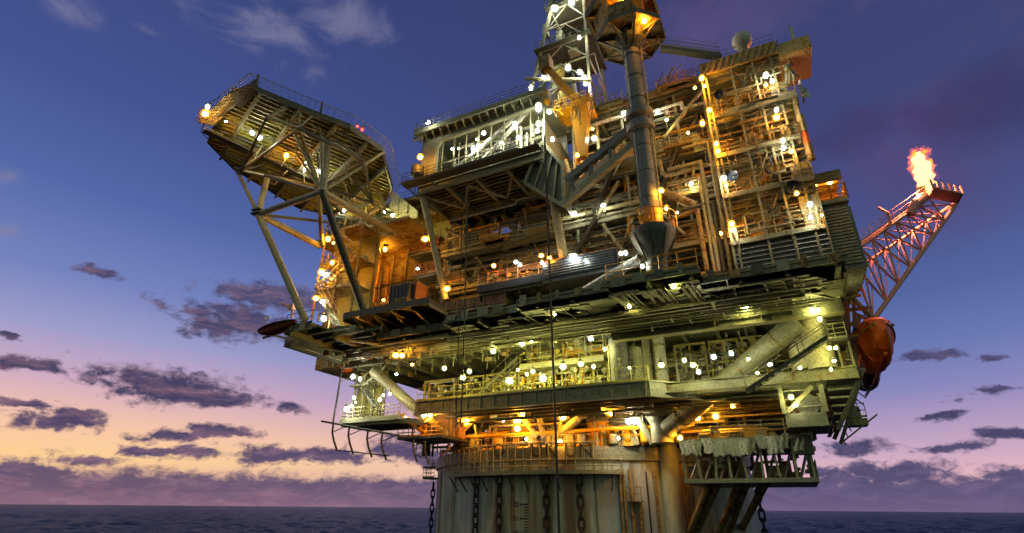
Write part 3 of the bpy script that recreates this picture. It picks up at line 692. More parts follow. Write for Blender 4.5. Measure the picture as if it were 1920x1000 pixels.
MB().ibeam((-18.7, -32.8, ZM-.3), (-18.9, 10, ZM-.3), .3, .6).build('edge_girder', 'dark', md)
MB().ibeam((28.1, -30, ZM-.35), (28.1, 10, ZM-.35), .3, .7).build('edge_girder', 'olive', md)
g0 = Fb(1150, 640, -25)[0]
MB().beam((g0, -25, 23.4), (28, -25, 23.4), .5, 1.3).build('main_girder', 'greyplate', md)
for z in (22.72, 24.08): MB().beam((g0, -25, z), (28, -25, z), .8, .08).build('main_girder_flange', 'cream', md)
for i in range(12): a = g0+.5+i*1.3; MB().box(a, a+.06, -25.32, -25.26, 22.8, 24).build('web_stiffener', 'grey', md)
MB().beam((-18.5, -25, 23.9), (g0, -25, 23.9), .4, .9).build('main_girder', 'olive', md)
for i in range(17): a = -18+i*2.85; MB().ibeam((a, front(a)+.1, ZM-.35), (a, 4, ZM-.35), .3, .7).build('deck_girder', 'olive', md)
for i in range(95):
    a = U(-18, 24); b = front(a)+.4+int(U(0, 9))*1.2; MB().ibeam((a, b, ZM-.17), (a+U(2, 5), b, ZM-.17), .16, .3).build('deck_beam', random.choice(['grey', 'olive', 'cream', 'dark']), md)
for i in range(9):
    a = -16+i*4.9; MB().beam((a, front(a)+.6, ZM-.8), (a+4.3, -25.6, ZM-.8), .13, .15).build('plan_brace', 'grey', md)
for i in range(60):      # filled plate panels between beams, as the photo's right underside
    a = U(2, 25); b = U(front(a)+.3, -27); MB().box(a, a+U(1.6, 3.4), b, b+1.1, ZM-.84, ZM-.8).build('soffit_panel', random.choice(['greyplate', 'white', 'grey', 'cream']), md)
for x, y, f in SEG:
    if x < -2: continue
    n_ = max(1, round((y-x)/2.2)); m_ = max(1, round((-25.5-f)/1.9))
    for i in range(n_):
        for j in range(m_):
            if random.random() < .12: continue
            a = x+.1+(y-x-.2)*i/n_; b = f+.3+(-25.6-f-.3)*j/m_; dz_ = U(0, .05)
            MB().box(a+.04, a+(y-x-.2)/n_-.04, b+.04, b+(-25.9-f)/m_-.04, ZM-.76-dz_, ZM-.71-dz_).build('soffit_plate', random.choice(['greyplate', 'olive', 'grey', 'greyplate']), md)
pipes_along(md, 70, -16, 27.5, -30.2, -25.6, ZM-1.25, ZM-.75, ['grey', 'cream', 'dark', 'olive'], .04, .12, 'underdeck_pipe', .06)
for i in range(26):
    a = U(-17, 26); b = U(front(a)+.2, -27); m = MB().path([(a, b, ZM-.85), (a, b+U(2, 5), ZM-.85)], U(.03, .1), 6); m.build('underdeck_pipe', random.choice(['cream', 'grey', 'white']), md, True)
for i in range(30): a = U(13.6, 19) if i < 20 else U(2, 26); MB().tube((a, front(a)+.3, ZM-.95), (a+.6, -26, ZM-.95), .05, 5).build('cable_conduit', 'cream', md)
clutter(md, 95, -17, 26, -30, -18, ZM-1.3, ZM-.7, ['grey', 'cream', 'dark', 'rust'])
for i in range(95):
    a = U(-17, 27); b = U(-30, -20); MB().tube((a, b, ZM-U(.9, 2.2)), (a, b, ZM-.3), U(.025, .07), 5).build('hanger', 'grey', md)
# deck edge railing with toe board
for (pa, pb, mt) in (((-18.6, -32.8), (-15.8, -32.8), 'dark'), ((-15.8, -35.4), (-12.6, -35.4), 'dark'), ((-1.2, -31.6), (1, -31.6), 'rust'), ((13.4, -33.3), (19.6, -33.3), 'yellow')):
    MB().rail((*pa, ZM+.18), (*pb, ZM+.18), 1.15, 1.3).build('railing', mt, md)

def fl(px, py, b): return Fb(px, py, b)
# ------------------------------------------------------------------ laydown platform (centre, dark fascia)
A, B = Fb(896, 545, -30), Fb(1160, 500, -30); za = 27.3
t = thing('laydown_platform', 'dark boxy laydown platform jutting out at the centre with amber lamps on its rail', 'platform', (A[0], -30, za))
x0, x1 = A[0], B[0]; xm = Fb(1020, 520, -30)[0]
back = Fz(1010, 575, za-.3)[1]
MB().box(x0, x1, -30, -24.5, za-.2, za).build('floor_plate', 'olive', t)
MB().box(x0, xm, -30.15, -30.02, za-.3, za+.35).build('fascia', 'navy', t)
MB().box(xm, x1, -30.3, -30.02, za-.3, za+1.25).build('fascia', 'navy', t)
MB().box(xm, x1, -30.2, -24.6, za-.55, za-.22).build('soffit_box', 'blue', t)
for i in range(9): b = -29.8+i*.64; MB().ibeam((x0, b, za-.36), (xm, b, za-.36), .15, .3).build('floor_beam', 'grey', t)
for i in range(5): a = x0+.2+i*(xm-x0)/5; MB().ibeam((a, -30, za-.75), (a, -24.6, za-.75), .2, .4).build('floor_girder', 'dark', t)
MB().rail((x0, -30, za+.3), (x1, -30, za+.3), 1.2, 1.0, mid=2).build('railing', 'brown', t)
for i in range(6): b = -30.18; zz = za-.1+i*.22; MB().box(xm+.2, x1-.2, b-.2, b-.14, zz, zz+.04).build('fascia_rib', 'blue', t)
# kit standing on it
skid('deck_pump_skid', 'amber lit pump skid on the left of the central laydown platform', x0+.3, xm-.2, -28.5, -26.5, za, 2.0, ['yellow', 'rust', 'cream'], 8, 2, 61, 'brown')
skid('deck_pump_skid', 'grey pump skid on the right of the central laydown platform behind the brightest floodlight', xm+.4, x1-.4, -28.5, -26.5, za, 2.2, gy, 8, 2, 62, 'grey')
A = Fb(1068, 478, -27.5); t = thing('vent_drum', 'pale upright drum above the brightest floodlight on the central platform', 'drum', (A[0], -27.5, za))
MB().vessel((A[0], -27.5, za+.2), (A[0], -27.5, za+2.9), .62, 20).build('shell', 'cream', t, True)
MB().tube((A[0], -27.5, za+2.5), (A[0], -27.5, za+2.8), .75, 20).build('flange', 'grey', t, True)
# brown duct left of it
A, B = Fb(820, 583, -29), Fb(955, 562, -29)
t = thing('brown_duct', 'red brown boxed duct lying along the deck left of the laydown platform', 'duct', (A[0], -29, A[2]))
MB().beam(A, B, 1.3, .9).build('duct_body', 'brown', t); MB().beam((A[0], -29.6, A[2]-.6), (B[0], -29.6, B[2]-.6), .1, .15).build('flange', 'cream', t)
for i in range(8): p = lerp3(A, B, i/7); MB().box(p[0]-.05, p[0]+.05, -29.75, -28.3, p[2]-.55, p[2]+.5).build('rib', 'rust', t)

# ------------------------------------------------------------------ drilling module
D0, D1 = -6.7, 7.4; ZD = 40.0; ZT = 46.6; DB = -21.8
dm = thing('drill_floor_module', 'grey drilling module with a wide white lit opening under a railed roof', 'module', (D0, -30, ZD))
MB().box(D0, D1, -30, DB, ZD, ZD+.2).build('floor_plate', 'olive', dm)
rfp = MB().box(D0-.5, D1+.5, -30.7, DB, ZT, ZT+.25).build('roof_plate', 'olive', dm)
MB().box(D0-.55, D1+.55, -30.9, -30.72, ZT-.25, ZT+.3).build('roof_edge', 'grey', dm)
MB().box(D0, D0+2.4, -29.9, -29.7, ZD+.2, ZT-.02).build('front_wall', 'greyplate', dm)
MB().box(D0, D0+.2, -29.68, DB, ZD+.2, ZT-.02).build('side_wall', 'grey', dm)
MB().box(D0+2.42, D1, -29.9, -29.7, ZT-1.3, ZT-.02).build('front_lintel', 'greyplate', dm)
ribbed(D0+.22, D1, -23.4, ZD+.2, ZT-.02, .5, .1).build('back_wall', 'white', dm)
MB().box(D1-.2, D1, -29.68, DB, ZD+.2, ZT-2.5).build('side_wall', 'grey', dm)
for k in range(60):
    a = U(D0+2.7, D1-.4); z = U(ZD+.4, ZT-1.6); b = U(-29.4, -27.5); q_ = (a+U(-1.2, 1.2), b, z+U(-.2, .2)) if k % 2 else (a, b, z-U(.3, 2))
    MB().tube((a, b, z), q_, U(.03, .09), 6).build('thin_pipe', random.choice(['dark', 'grey', 'white', 'dark', 'blue']), dm)
# rounded duct at the left corner of the opening
MB().path([(D0+2.1, -30.1, ZD-.2), (D0+2.1, -30.1, ZT-2.2), (D0+2.7, -30.1, ZT-1.5), (D1, -30.1, ZT-1.2)], .22, 8).build('corner_pipe', 'grey', dm, True)
for i in range(9): a = D0+2.6+i*1.45; MB().beam((a, -29.8, ZD+.2), (a, -29.8, ZT-1.3), .1, .14).build('mullion', 'grey', dm)
MB().beam((D0+2.6, -29.6, ZD+.4), (D1-3, -29.6, ZT-1.2), .3, .3).build('brace', 'white', dm)
MB().beam((D0+6, -29.5, ZD+.4), (D1-.5, -29.5, ZT+.2), .3, .3).build('brace', 'white', dm)
for i in range(14): b = -29.6+i*.57; MB().ibeam((D0, b, ZD-.25), (D1, b, ZD-.25), .2, .5).build('floor_beam', 'cream' if i % 3 == 0 else 'olive', dm)
for i in range(5): a = D0+.2+i*3.4; MB().ibeam((a, -30, ZD-.6), (a, DB, ZD-.6), .3, .9).build('floor_girder', 'grey', dm)
for z, mt in ((ZD-.4, 'grey'), ): MB().ibeam((D0, -30, z), (D1, -30, z), .3, .9).build('edge_girder', mt, dm)
MB().ibeam((D0, DB, ZD-.7), (D1+3, DB, ZD-.7), .5, 1.8).build('edge_girder', 'grey', dm)
for (p, q) in (((-6, -29.5), (-1, -22)), ((-1, -29.5), (-6, -22)), ((-1, -29.5), (4, -22)), ((4, -29.5), (-1, -22))): MB().beam((*p, ZD-1.0), (*q, ZD-1.0), .22, .22).build('plan_brace', 'cream', dm)
for i in range(16): a = D0-.3+i*.95; MB().beam((a, -30.7, ZT-.1), (a, -29.9, ZT-.7), .12, .2).build('bracket', 'cream' if i < 4 else 'grey', rfp)
MB().rail((D0-.5, -30.8, ZT+.25), (D1+.5, -30.8, ZT+.25), 1.15, 1.2, mid=2).build('railing', 'cream', rfp)
MB().rail((D0-.5, -30.8, ZT+.25), (D0-.5, DB, ZT+.25), 1.15, 1.2, mid=2).build('railing', 'cream', rfp)
ctw = MB().box(D0-1.2, D1, -31.3, -30.3, ZD+.0, ZD+.12).build('catwalk', 'dark', dm)
MB().rail((D0-1.2, -31.3, ZD+.1), (D1-2, -31.3, ZD+.1), 1.15, .8, mid=2).build('railing', 'dark', ctw)
MB().rail((D0-1.2, -31.3, ZD+.1), (D0-1.2, -25, ZD+.1), 1.15, .8, mid=2).build('railing', 'dark', ctw)
A = Fb(797, 250, -30.6)
for i in range(5): MB().box(D0-.9, D0+.4, -30.6, -30.4, ZT-.7-i*.0+i*.35, ZT-.62+i*.35).build('corner_louvre', 'cream', dm)
MB().vessel((D0-.1, -30.2, ZD+1.6), (D0-.1, -30.2, ZD+2.4), .7, 14).build('corner_drum', 'dark', dm, True)
risers(dm, 26, D0+3, D1-.5, -29.2, -26, ZD+.3, ZT-1.5, ['white', 'white', 'cream', 'grey', 'dark'], .06, .22)
pipes_along(dm, 16, D0+3, D1-.5, -29.2, -26, ZD+.6, ZT-1.5, ['white', 'cream', 'grey'], .06, .22)
for i, a in enumerate((-2.6, .3, 3.6)): MB().vessel((a, -26.5, ZD+1), (a, -26.5, ZD+U(2.4, 3.6)), U(.5, .8), 14).build('tank', 'white', dm, True)
for i in range(10): a = U(-3.5, 6); MB().box(a, a+U(.5, 1.3), -27.5, -26, ZD+.2, ZD+U(.8, 2)).build('cabinet', random.choice(['white', 'cream', 'blue', 'grey']), dm)
for a in (-2.5, -.3, 1.8, 4.2): MB().box(a, a+.8, -29.45, -28.6, ZD+.25, ZD+1.1).build('machine', 'dark', dm)
# slanting clad conveyor at the right end
A, B, C_, D_ = Fb(985, 345, -29.5), Fb(1018, 268, -29.5), Fb(1056, 312, -29.5), Fb(1058, 388, -29.5)
t = thing('v_door_ramp', 'dark slanted ramp housing at the right end of the drilling module', 'ramp', A)
MB().hexa([A, B, C_, D_], [(p[0], -27.5, p[2]) for p in (A, B, C_, D_)]).build('housing', 'dark', t)
for i in range(5): p, q = lerp3(A, D_, i/4), lerp3(B, C_, i/4); MB().beam((p[0], -29.65, p[2]), (q[0], -29.65, q[2]), .15, .15).build('frame_bar', 'grey', t)
for p, q in ((A, B), (B, C_), (C_, D_), (D_, A)): MB().beam((p[0], -29.65, p[2]), (q[0], -29.65, q[2]), .25, .3).build('frame_bar', 'grey', t)

# module supports
ms = thing('module_support_frame', 'pale steel columns and slanting braces carrying the drilling module above the main deck', 'support frame', (0, -24, ZM+.2))
for px, r, b in ((838, .45, -22), (852, .5, -22.5), (868, .6, -22.8), (884, .45, -22)):
    A = Fb(px, 500, b); MB().tube((A[0], b, ZM+.2), (A[0], b, ZD-1.2), r, 16).build('column', 'cream', ms, True)
A, B = Fb(822, 430, -20.5), Fb(895, 570, -20.5)
ribbed(A[0], B[0]+1, -20.5, ZM+.2, ZD-1.5, .8, .15).build('column_wall', 'ylpale', ms)
for (xa, ya, ba, xb, yb, bb, r) in ((926, 408, -23, 885, 540, -25, .3), (944, 405, -23, 1012, 492, -25, .36), (1030, 330, -28, 1058, 488, -29, .42), (792, 365, -29.5, 836, 562, -27, .32), (905, 445, -22, 850, 420, -24, .25),
    (955, 405, -22, 1050, 380, -24, .3), (1075, 480, -22, 1160, 420, -22, .3), (990, 405, -22, 960, 480, -22, .22), (835, 430, -25, 905, 470, -23, .22)):
    MB().tube(Fb(xa, ya, ba), Fb(xb, yb, bb), r, 12).build('brace', 'cream', ms, True)

# ------------------------------------------------------------------ middle decks behind
md2 = thing('upper_deck_block', 'stacked dark upper decks packed with pipes behind the crane pedestal', 'deck block', (15, -24, ZM+.2))
lev = []
for i, (px, py, b) in enumerate(((1290, 455, -26), (1290, 375, -26), (1290, 285, -26), (1290, 165, -26))): lev.append(Fb(px, py, b)[2])
aL, aR = Fb(1062, 300, -26)[0]-1, 22
for i, z in enumerate(lev):
    x0 = (-6, -6, 8.2, 8.2)[i]
    MB().box(x0, aR, -26, 8, z, z+.2).build('deck_plate', 'olive', md2)
    MB().ibeam((x0, -26.1, z-.15), (aR, -26.1, z-.15), .25, .5).build('edge_girder', 'olive' if i % 2 else 'grey', md2)
    for k in range(4): a = U(x0, aR-3); w_ = U(1.5, 3.5); d_ = U(.6, 1.6); MB().box(a, a+w_, -26-d_, -26, z-.05, z+.1).build('balcony_plate', random.choice(['olive', 'grey', 'rust']), md2); MB().rail((a, -26-d_, z+.1), (a+w_, -26-d_, z+.1), 1.1, .8, .03, 2).build('balcony_railing', random.choice(['yellow', 'cream', 'rust', 'dark']), md2)
    for k in range(7): b = -25.4+k*1.5; MB().ibeam((x0, b, z-.25), (aR, b, z-.25), .2, .45).build('deck_beam', 'grey', md2)
    for k in range(5): a = x0+.5+k*(aR-x0-1)/4; MB().ibeam((a, -26, z-.45), (a, -14, z-.45), .3, .8).build('deck_girder', 'olive', md2)
    if i < 3:
        ribbed(x0, aR, -21+i*.8, z+.2, lev[i+1]-.4, .5, .1).build('back_wall', ['olive', 'rust', 'greyplate'][i], md2)
        risers(md2, 28, x0, aR, -26, -21.5, z+.2, lev[i+1]-.5, gy+['rust', 'dark', 'yellow'], .05, .22)
        pipes_along(md2, 26, x0, aR, -26.6, -22, z+.5, lev[i+1]-.6, gy+['dark', 'yellow'], .05, .24)
    MB().rail((x0, -26.2, z+.2), (aR, -26.2, z+.2), 1.2, 1.4, mid=2).build('railing', ['rust', 'grey', 'yellow', 'grey'][i], md2)
    clutter(md2, 24, x0, aR-1, -26, -24, z+.2, z+.9, ['grey', 'rust', 'cream', 'ylpale', 'dark'], 'deck_box', .3, 1.1)
    for k in range(9): a = U(x0, aR-3); p_ = (a, -26.5, z+.3); MB().beam(p_, (a+U(-2, 2.5), -26.5, z+U(1.5, 3.2)), .09, .09).build('diagonal', random.choice(['cream', 'grey', 'rust']), md2)
for k in range(6): a = 9+k*2.5; MB().beam((a, -25.9, lev[0]), (a, -25.9, lev[3]), .24, .24).build('column', 'grey', md2)
for (xa, ya, xb, yb) in ((1320, 165, 1245, 260), (1230, 390, 1285, 440), (1100, 440, 1160, 340), (1175, 480, 1130, 420), (1235, 350, 1300, 400)): MB().beam(Fb(xa, ya, -26.6), Fb(xb, yb, -26.6), .24, .24).build('brace', 'cream', md2)
zz3 = lev[3]
# first layer between main deck and lev0
ribbed(-7, 28, -20, ZM+.2, lev[0]-.4, .6, .12).build('back_wall', 'rust', md2)
ribbed(1.5, 28, -8, lev[3]+.2, lev[3]+2.2, .6, .12).build('parapet_wall', 'grey', md2)
for k in range(95):    # thin steel and cables strung across the fronts
    a = U(8.5, 21.5); z = U(lev[0]-2, lev[3]+1); b = U(-27.2, -26.3)
    if random.random() < .6: q_ = (a+U(-3, 3), b, z+U(-.3, .3))
    else: q_ = (a+U(-.2, .2), b, z-U(1, 3.5))
    MB().tube((a, b, z), q_, U(.025, .06), 5).build('thin_conduit', random.choice(['dark', 'dark', 'rust', 'cream', 'grey']), md2)
for k in range(7): a = 9+k*1.9; i = k % 3; flight((a, -26.9, lev[i]+.2), (a+2.2, -26.9, lev[i+1]-.2), .6).build('stair_flight', random.choice(['dark', 'rust']), md2) if lev[i+1]-lev[i] < 6 else None
# row of module kit along the main deck front
e = [Fb(x, 500, -25)[0] for x in (1180, 1235, 1290, 1345)]
skid('deck_pipe_skid', 'grey pipe rack right behind the foot of the crane pedestal', e[0], e[1]-.1, -25, -22, ZM+.2, 2.6, gy, 10, 1, 71, 'grey')
skid('deck_pipe_skid', 'yellow railed manifold between the pedestal foot and the stair tower', e[1], e[2]-.1, -25.5, -22, ZM+.2, 2.6, yl, 10, 1, 72, 'yellow')
skid('deck_pipe_skid', 'grey valve rack beside the left foot of the stair tower', e[2], e[3], -25.5, -22, ZM+.2, 2.6, gy, 10, 1, 73, 'yellow')
random.seed(9)
t = thing('pipe_riser_bundle', 'bundle of tall pale vertical pipes running up left of the stair tower', 'pipe bundle', (20, -28, ZM))
for i, (px, pt) in enumerate(((1318, 330), (1327, 300), (1337, 380), (1349, 260), (1304, 395))):
    A = Fb(px+22, 510, -28); B = Fb(px, pt, -28); MB().path([(A[0], -28, A[2]), (A[0], -28, B[2]), (A[0]-U(.6, 3), -28+U(0, 1), B[2])], U(.1, .2), 10).build('pipe', ['cream', 'grey', 'dark', 'cream', 'rust'][i], t, True)
t = thing('loop_pipes', 'pale bent process pipes looping across the deck right of the crane pedestal', 'pipework', Fb(1260, 340, -27.5))
for pts, r, mt in ((((1236, 300), (1242, 325), (1250, 330), (1345, 305)), .17, 'cream'), (((1250, 345), (1300, 335), (1300, 310), (1312, 305)), .12, 'grey'), (((1245, 360), (1305, 385)), .28, 'rust'), (((1060, 300), (1075, 345), (1130, 350)), .16, 'grey'), (((1150, 330), (1165, 300), (1150, 260)), .1, 'grey')):
    MB().path([Fb(x, y, -27.6) for x, y in pts], r, 10).build('pipe', mt, t, True)
# inclined boom rest girder between module and pedestal
t = thing('boom_rest_girder', 'grey inclined twin beam girder rising towards the crane pedestal collar', 'girder', Fb(1065, 375, -30))
for (xa, ya, xb, yb, mt) in ((1055, 385, 1200, 262, 'cream'), (1062, 340, 1190, 235, 'blue')):
    MB().beam(Fb(xa, ya, -30.4), Fb(xb, yb, -30.4), .55, .6).build('chord', mt, t)
for k in range(4): f = .1+k*.27; MB().beam(lerp3(Fb(1055, 385, -30.4), Fb(1200, 262, -30.4), f), lerp3(Fb(1062, 340, -30.4), Fb(1190, 235, -30.4), f), .3, .3).build('web_post', 'blue', t)
p, q, r_, s_ = Fb(1075, 345, -29.8), Fb(1140, 290, -29.8), Fb(1150, 305, -29.8), Fb(1085, 362, -29.8)
MB().hexa([p, q, r_, s_], [(v[0], v[1]+.1, v[2]) for v in (p, q, r_, s_)]).build('lit_panel', 'white', t)

# ------------------------------------------------------------------ crane pedestal and cab
PB = -32; A = Fb(1224, 432, PB); PC = A[0]; zc = A[2]
cp = thing('crane_pedestal', 'tall smooth slate grey round crane column with collars and an amber lit foot', 'crane column', (PC, PB, zc))
ztop = Fb(1184, 75, PB)[2]
pcol = MB().tube((PC, PB, zc+.2), (PC, PB, ztop), .72, 32, .66).build('column', 'blue', cp, True)
for k in range(7):
    z = zc+2.5+k*2.4; MB().tube((PC, PB, z), (PC, PB, z+.06), .735, 32).build('weld_band', 'dark', pcol, True)
for k in range(30): z = zc+1.6+k*.55; MB().beam((PC+.72, PB-.35, z), (PC+.95, PB+.1, z), .03, .03).build('rung', 'cream', pcol)
for py in (218, 243): z = Fb(1200, py, PB)[2]; MB().lathe((PC, PB, z), [(.7, -.4), (1.12, -.3), (1.12, .3), (.7, .45)], 28).build('collar', 'blue', cp, True)
MB().tube((PC, PB, zc+.1), (PC, PB, zc+1.5), .82, 28).build('foot_sleeve', 'yellow', cp, True)
MB().tube((PC-.35, PB-.95, zc+.7), (PC-.35, PB-.75, zc+.7), .38, 16).build('hatch', 'yellow', cp, True)
MB().tube((PC+.82, PB-.1, zc+1), (PC+.8, PB-.1, ztop), .07, 6).build('ladder_rail', 'cream', cp)
MB().tube((PC-.6, PB-.55, zc+1), (PC-.6, PB-.55, ztop), .05, 6).build('cable', 'dark', cp)
MB().lathe((PC, PB, zc-3.1), [(.75, -1.1), (.8, .9), (1.5, 2.2), (1.62, 2.55), (1.62, 2.95), (.6, 3.05)], 20).build('flared_base', 'cone', cp, True)
for i in range(8):
    u = 2*PI*i/8; MB().beam((PC+1.62*cos(u), PB+1.62*sin(u), zc-.5), (PC+.8*cos(u), PB+.8*sin(u), zc-2.6), .08, .14).build('base_rib', 'dark', cp)
MB().tube(Fb(1200, 485, -32), Fb(1083, 553, -30), .34, 12).build('stay_tube', 'blue', cp, True)
MB().tube((PC, PB, zc-3.8), (PC, -25, zc-3.8), .6, 12).build('stay_tube', 'dark', cp, True)
for i in range(10):
    u = 2*PI*i/10; MB().tube((PC+1.75*cos(u), PB+1.75*sin(u), zc-.1), (PC+1.75*cos(u), PB+1.75*sin(u), zc+1.1), .05, 5).build('rail_post', 'yellow', cp)
m = MB()
for i in range(20):
    u, w = 2*PI*i/20, 2*PI*(i+1)/20
    for h_ in (.55, 1.1): m.tube((PC+1.75*cos(u), PB+1.75*sin(u), zc-.1+h_), (PC+1.75*cos(w), PB+1.75*sin(w), zc-.1+h_), .04, 4)
m.build('handrail', 'yellow', cp)
# cab: octagonal machinery house on the column
cc_ = thing('crane_cab', 'octagonal rusty brown crane machinery deck lit amber at the top edge', 'crane cab', (PC, PB, ztop))
zt3 = ztop
def octa(r, c=(PC, PB), ph=PI/8, sx=1, sy=1): return [(c[0]+r*sx*cos(ph+2*PI*i/8), c[1]+r*sy*sin(ph+2*PI*i/8)) for i in range(8)]
MB().prism(octa(3.0), zt3+.3, zt3+.55).build('floor_plate', 'rust', cc_)
MB().lathe((PC, PB, zt3-.6), [(.68, -.9), (1.3, 0), (1.5, .85)], 8).build('under_cone', 'dark', cc_)
oo, oi = octa(3.0), octa(2.87)
for i in range(8):
    j = (i+1) % 8
    if i in (4, 5, 3, 2, 1, 0): 
        m = MB(); h = 2.6 if i in (3, 4, 2) else 1.3
        m.hexa([(*oo[i], zt3+.55), (*oo[j], zt3+.55), (*oi[j], zt3+.55), (*oi[i], zt3+.55)], [(*oo[i], zt3+.55+h), (*oo[j], zt3+.55+h), (*oi[j], zt3+.55+h), (*oi[i], zt3+.55+h)]); m.build('side_panel', 'rust', cc_)
    MB().ibeam((PC, PB, zt3+.1), (*oo[i], zt3+.1), .2, .4).build('floor_beam', 'rust', cc_)
    MB().beam((PC+.7*cos(PI/8+2*PI*i/8), PB+.7*sin(PI/8+2*PI*i/8), zt3-1.2), (PC+2.9*cos(PI/8+2*PI*i/8), PB+2.9*sin(PI/8+2*PI*i/8), zt3+.1), .13, .13).build('bracket', 'dark', cc_)
    MB().beam((*oo[i], zt3+.2), (*oo[j], zt3+.2), .12, .35).build('edge_beam', 'dark', cc_)
MB().prism(octa(3.3, (PC-.5, PB-.2)), zt3+3.4, zt3+3.6).build('upper_floor', 'rust', cc_)
for i in range(8):
    o_ = octa(3.2, (PC-.5, PB-.2)); MB().beam((*oo[i], zt3+.6), (*o_[i], zt3+3.4), .18, .18).build('post', 'yellow', cc_)
    MB().ibeam((PC-.4, PB-.2, zt3+3.2), (*o_[i], zt3+3.2), .2, .4).build('floor_beam', 'yellow', cc_)
    j = (i+1) % 8; MB().rail((*o_[i], zt3+3.6), (*o_[j], zt3+3.6), 1.1, 1).build('railing', 'yellow', cc_)
    MB().beam((*o_[i], zt3+3.3), (*o_[j], zt3+3.3), .2, .5).build('edge_beam', 'dark', cc_)
for a, b in ((-1, -1), (1, -1.3), (.5, 1.2), (-1.4, .8)): MB().box(PC+a-.6, PC+a+.6, PB+b-.5, PB+b+.5, zt3+.56, zt3+2.9).build('machine_box', 'yellow', cc_)
# walkway from cab to the stair tower roof
A, B = Fb(1238, 92, -31.5), Fb(1352, 108, -29.6)
t = thing('access_bridge', 'thin dark footbridge with wire rails from crane cab to stair tower roof', 'footbridge', A)
MB().beam(A, B, .55, .3).build('girder', 'dark', t)
for s in (-.25, .25): MB().rail((A[0], A[1]+s, A[2]+.25), (B[0], B[1]+s, B[2]+.25), 1.1, 1.5, .02, mid=2).build('railing', 'grey', t)

# ------------------------------------------------------------------ stair tower
SB = -30; sl = [Fb(x, y, SB)[2] for x, y in ((1372, 455), (1358, 368), (1348, 292), (1337, 218), (1312, 138))]
T0, T1 = 21.8, 27.9
st = thing('stair_tower', 'tall amber lit five storey stair tower with cross bracing on the right', 'stair tower', (T0, SB, ZM+.2))
for i, z in enumerate(sl):
    x1 = (27.6, 27.7, 27.6, 28.1, 29.0)[i]
    if i < 4:
        flo = MB().box(T0, x1, SB, -25, z-.2, z).build('floor', 'olive', st)
        MB().beam((T0+(1.2 if i == 3 else 0), SB-.12, z-.15), (x1, SB-.12, z-.12), .16, .6 if i in (3,) else .32).build('floor_fascia', 'grey' if i != 1 else 'greyplate', st)
        ribbed(T0, x1-.5, -27.2, z, sl[i+1]-.3, .45, .12).build('back_cladding', 'rustcream' if i % 2 else 'cream', st)
        MB().rail((T0, SB-.05, z), (x1, SB-.05, z), 1.15, 1.0, mid=2).build('railing', 'rust', flo)
        h = sl[i+1]-.5
        MB().beam((T0+2.2, SB+.2, h), (T1-2.2, SB+.2, z+.5), .12, .14).build('cross_brace', 'dark', st)
        MB().beam((T0+2.2, SB+.2, z+.3), (T1-2.5, SB+.2, h), .1, .1).build('cross_brace', 'rust', st)
        MB().beam((T0+1, SB+.1, z+.3), (T1-1, SB+.1, h), .09, .09).build('cross_brace', 'dark', st)
        m = flight((T0+2.5, SB+1.2, h+.3), (T1-2.6, SB+1.2, z+1.6), .8); m.build('stair_flight', 'rust', st)
        m = flight((T1-2.6, SB+2.3, z+1.6), (T0+2.5, SB+2.3, z), .8); m.build('stair_flight', 'rust', st)
        MB().box(T1-2.5, T1-1.3, SB+1, -26.4, z+1.5, z+1.62).build('landing', 'cream', st)
        a = T0+U(.5, 1); MB().box(a, a+1.8, -27.6, -26.5, z, z+1.7).build('locker', 'yellow', st)
        clutter(st, 9, T0, T1-1, SB+.3, SB+2, z+.1, z+2.2, ['cream', 'rust', 'yellow', 'dark'], 'box', .15, .6)
        pipes_along(st, 5, T0, T1, SB-.1, SB+.6, z+.4, sl[i+1]-.5, ['rust', 'cream', 'grey'], .04, .09)
    for k in range(5): b = SB+.3+k; MB().ibeam((T0, b, z-.4), (x1, b, z-.4), .14, .28).build('floor_beam', 'cream', st)
for a, mt in ((T0, 'cream'), (T0+.35, 'grey'), (T0+2.3, 'grey'), (T1-2.2, 'cream'), (T1-.9, 'olive')):
    MB().beam((a, SB, ZM+.2), (a, SB, sl[4]-.3), .15, .15).build('column', mt, st)
for a in (T0+2.6, T1-1.5): MB().beam((a, -26.4, ZM+.2), (a, -26.4, sl[4]-.3), .2, .2).build('column', 'cream', st)
for i, z in enumerate(sl[:4]): MB().box(T1-1.4, T1-.3, SB+.2, SB+.5, z+.1, z+(2.6 if i == 0 else 1.4)).build('side_panel', 'olive', st)
zr = sl[4]
MB().box(T0, 27.6, SB, -25.5, zr-.3, zr-.1).build('roof_plate', 'olive', st)
rff = MB().box(T0, 27.6, SB-.2, SB-.02, zr-.5, zr+.75).build('roof_fascia', 'rustcream', st)
MB().box(27.65, 29.9, SB-.1, -26.5, zr-.9, zr+.35).build('roof_box', 'rustcream', st)
for k in range(12): MB().beam((T0+k*.5, SB-.25, zr-.45), (T0+k*.5+.5, SB-.25, zr+.7), .08, .08).build('lattice_bar', 'brown', rff)
MB().rail((T0, SB, zr+.75), (27.6, SB, zr+.75), .9, 1.2, .02).build('roof_railing', 'grey', st)
louvre(T0, 27.6, SB, ZM+.25, sl[0]-.5, .3).build('louvre_wall', 'blue', st)
MB().box(27.62, 27.74, SB, -25, ZM+.3, sl[1]-.4).build('side_cladding', 'olive', st)
MB().box(27.72, 27.84, SB+.3, -25, sl[1], sl[3]-.6).build('side_cladding', 'grey', st)
for i in range(10): zz = U(sl[1], sl[4]-2); MB().tube((27.95, SB+.2, zz), (27.95, SB+.2, zz+U(.5, 1.6)), U(.1, .25), 8).build('side_drum', random.choice(['rust', 'cream', 'orange']), st, True)
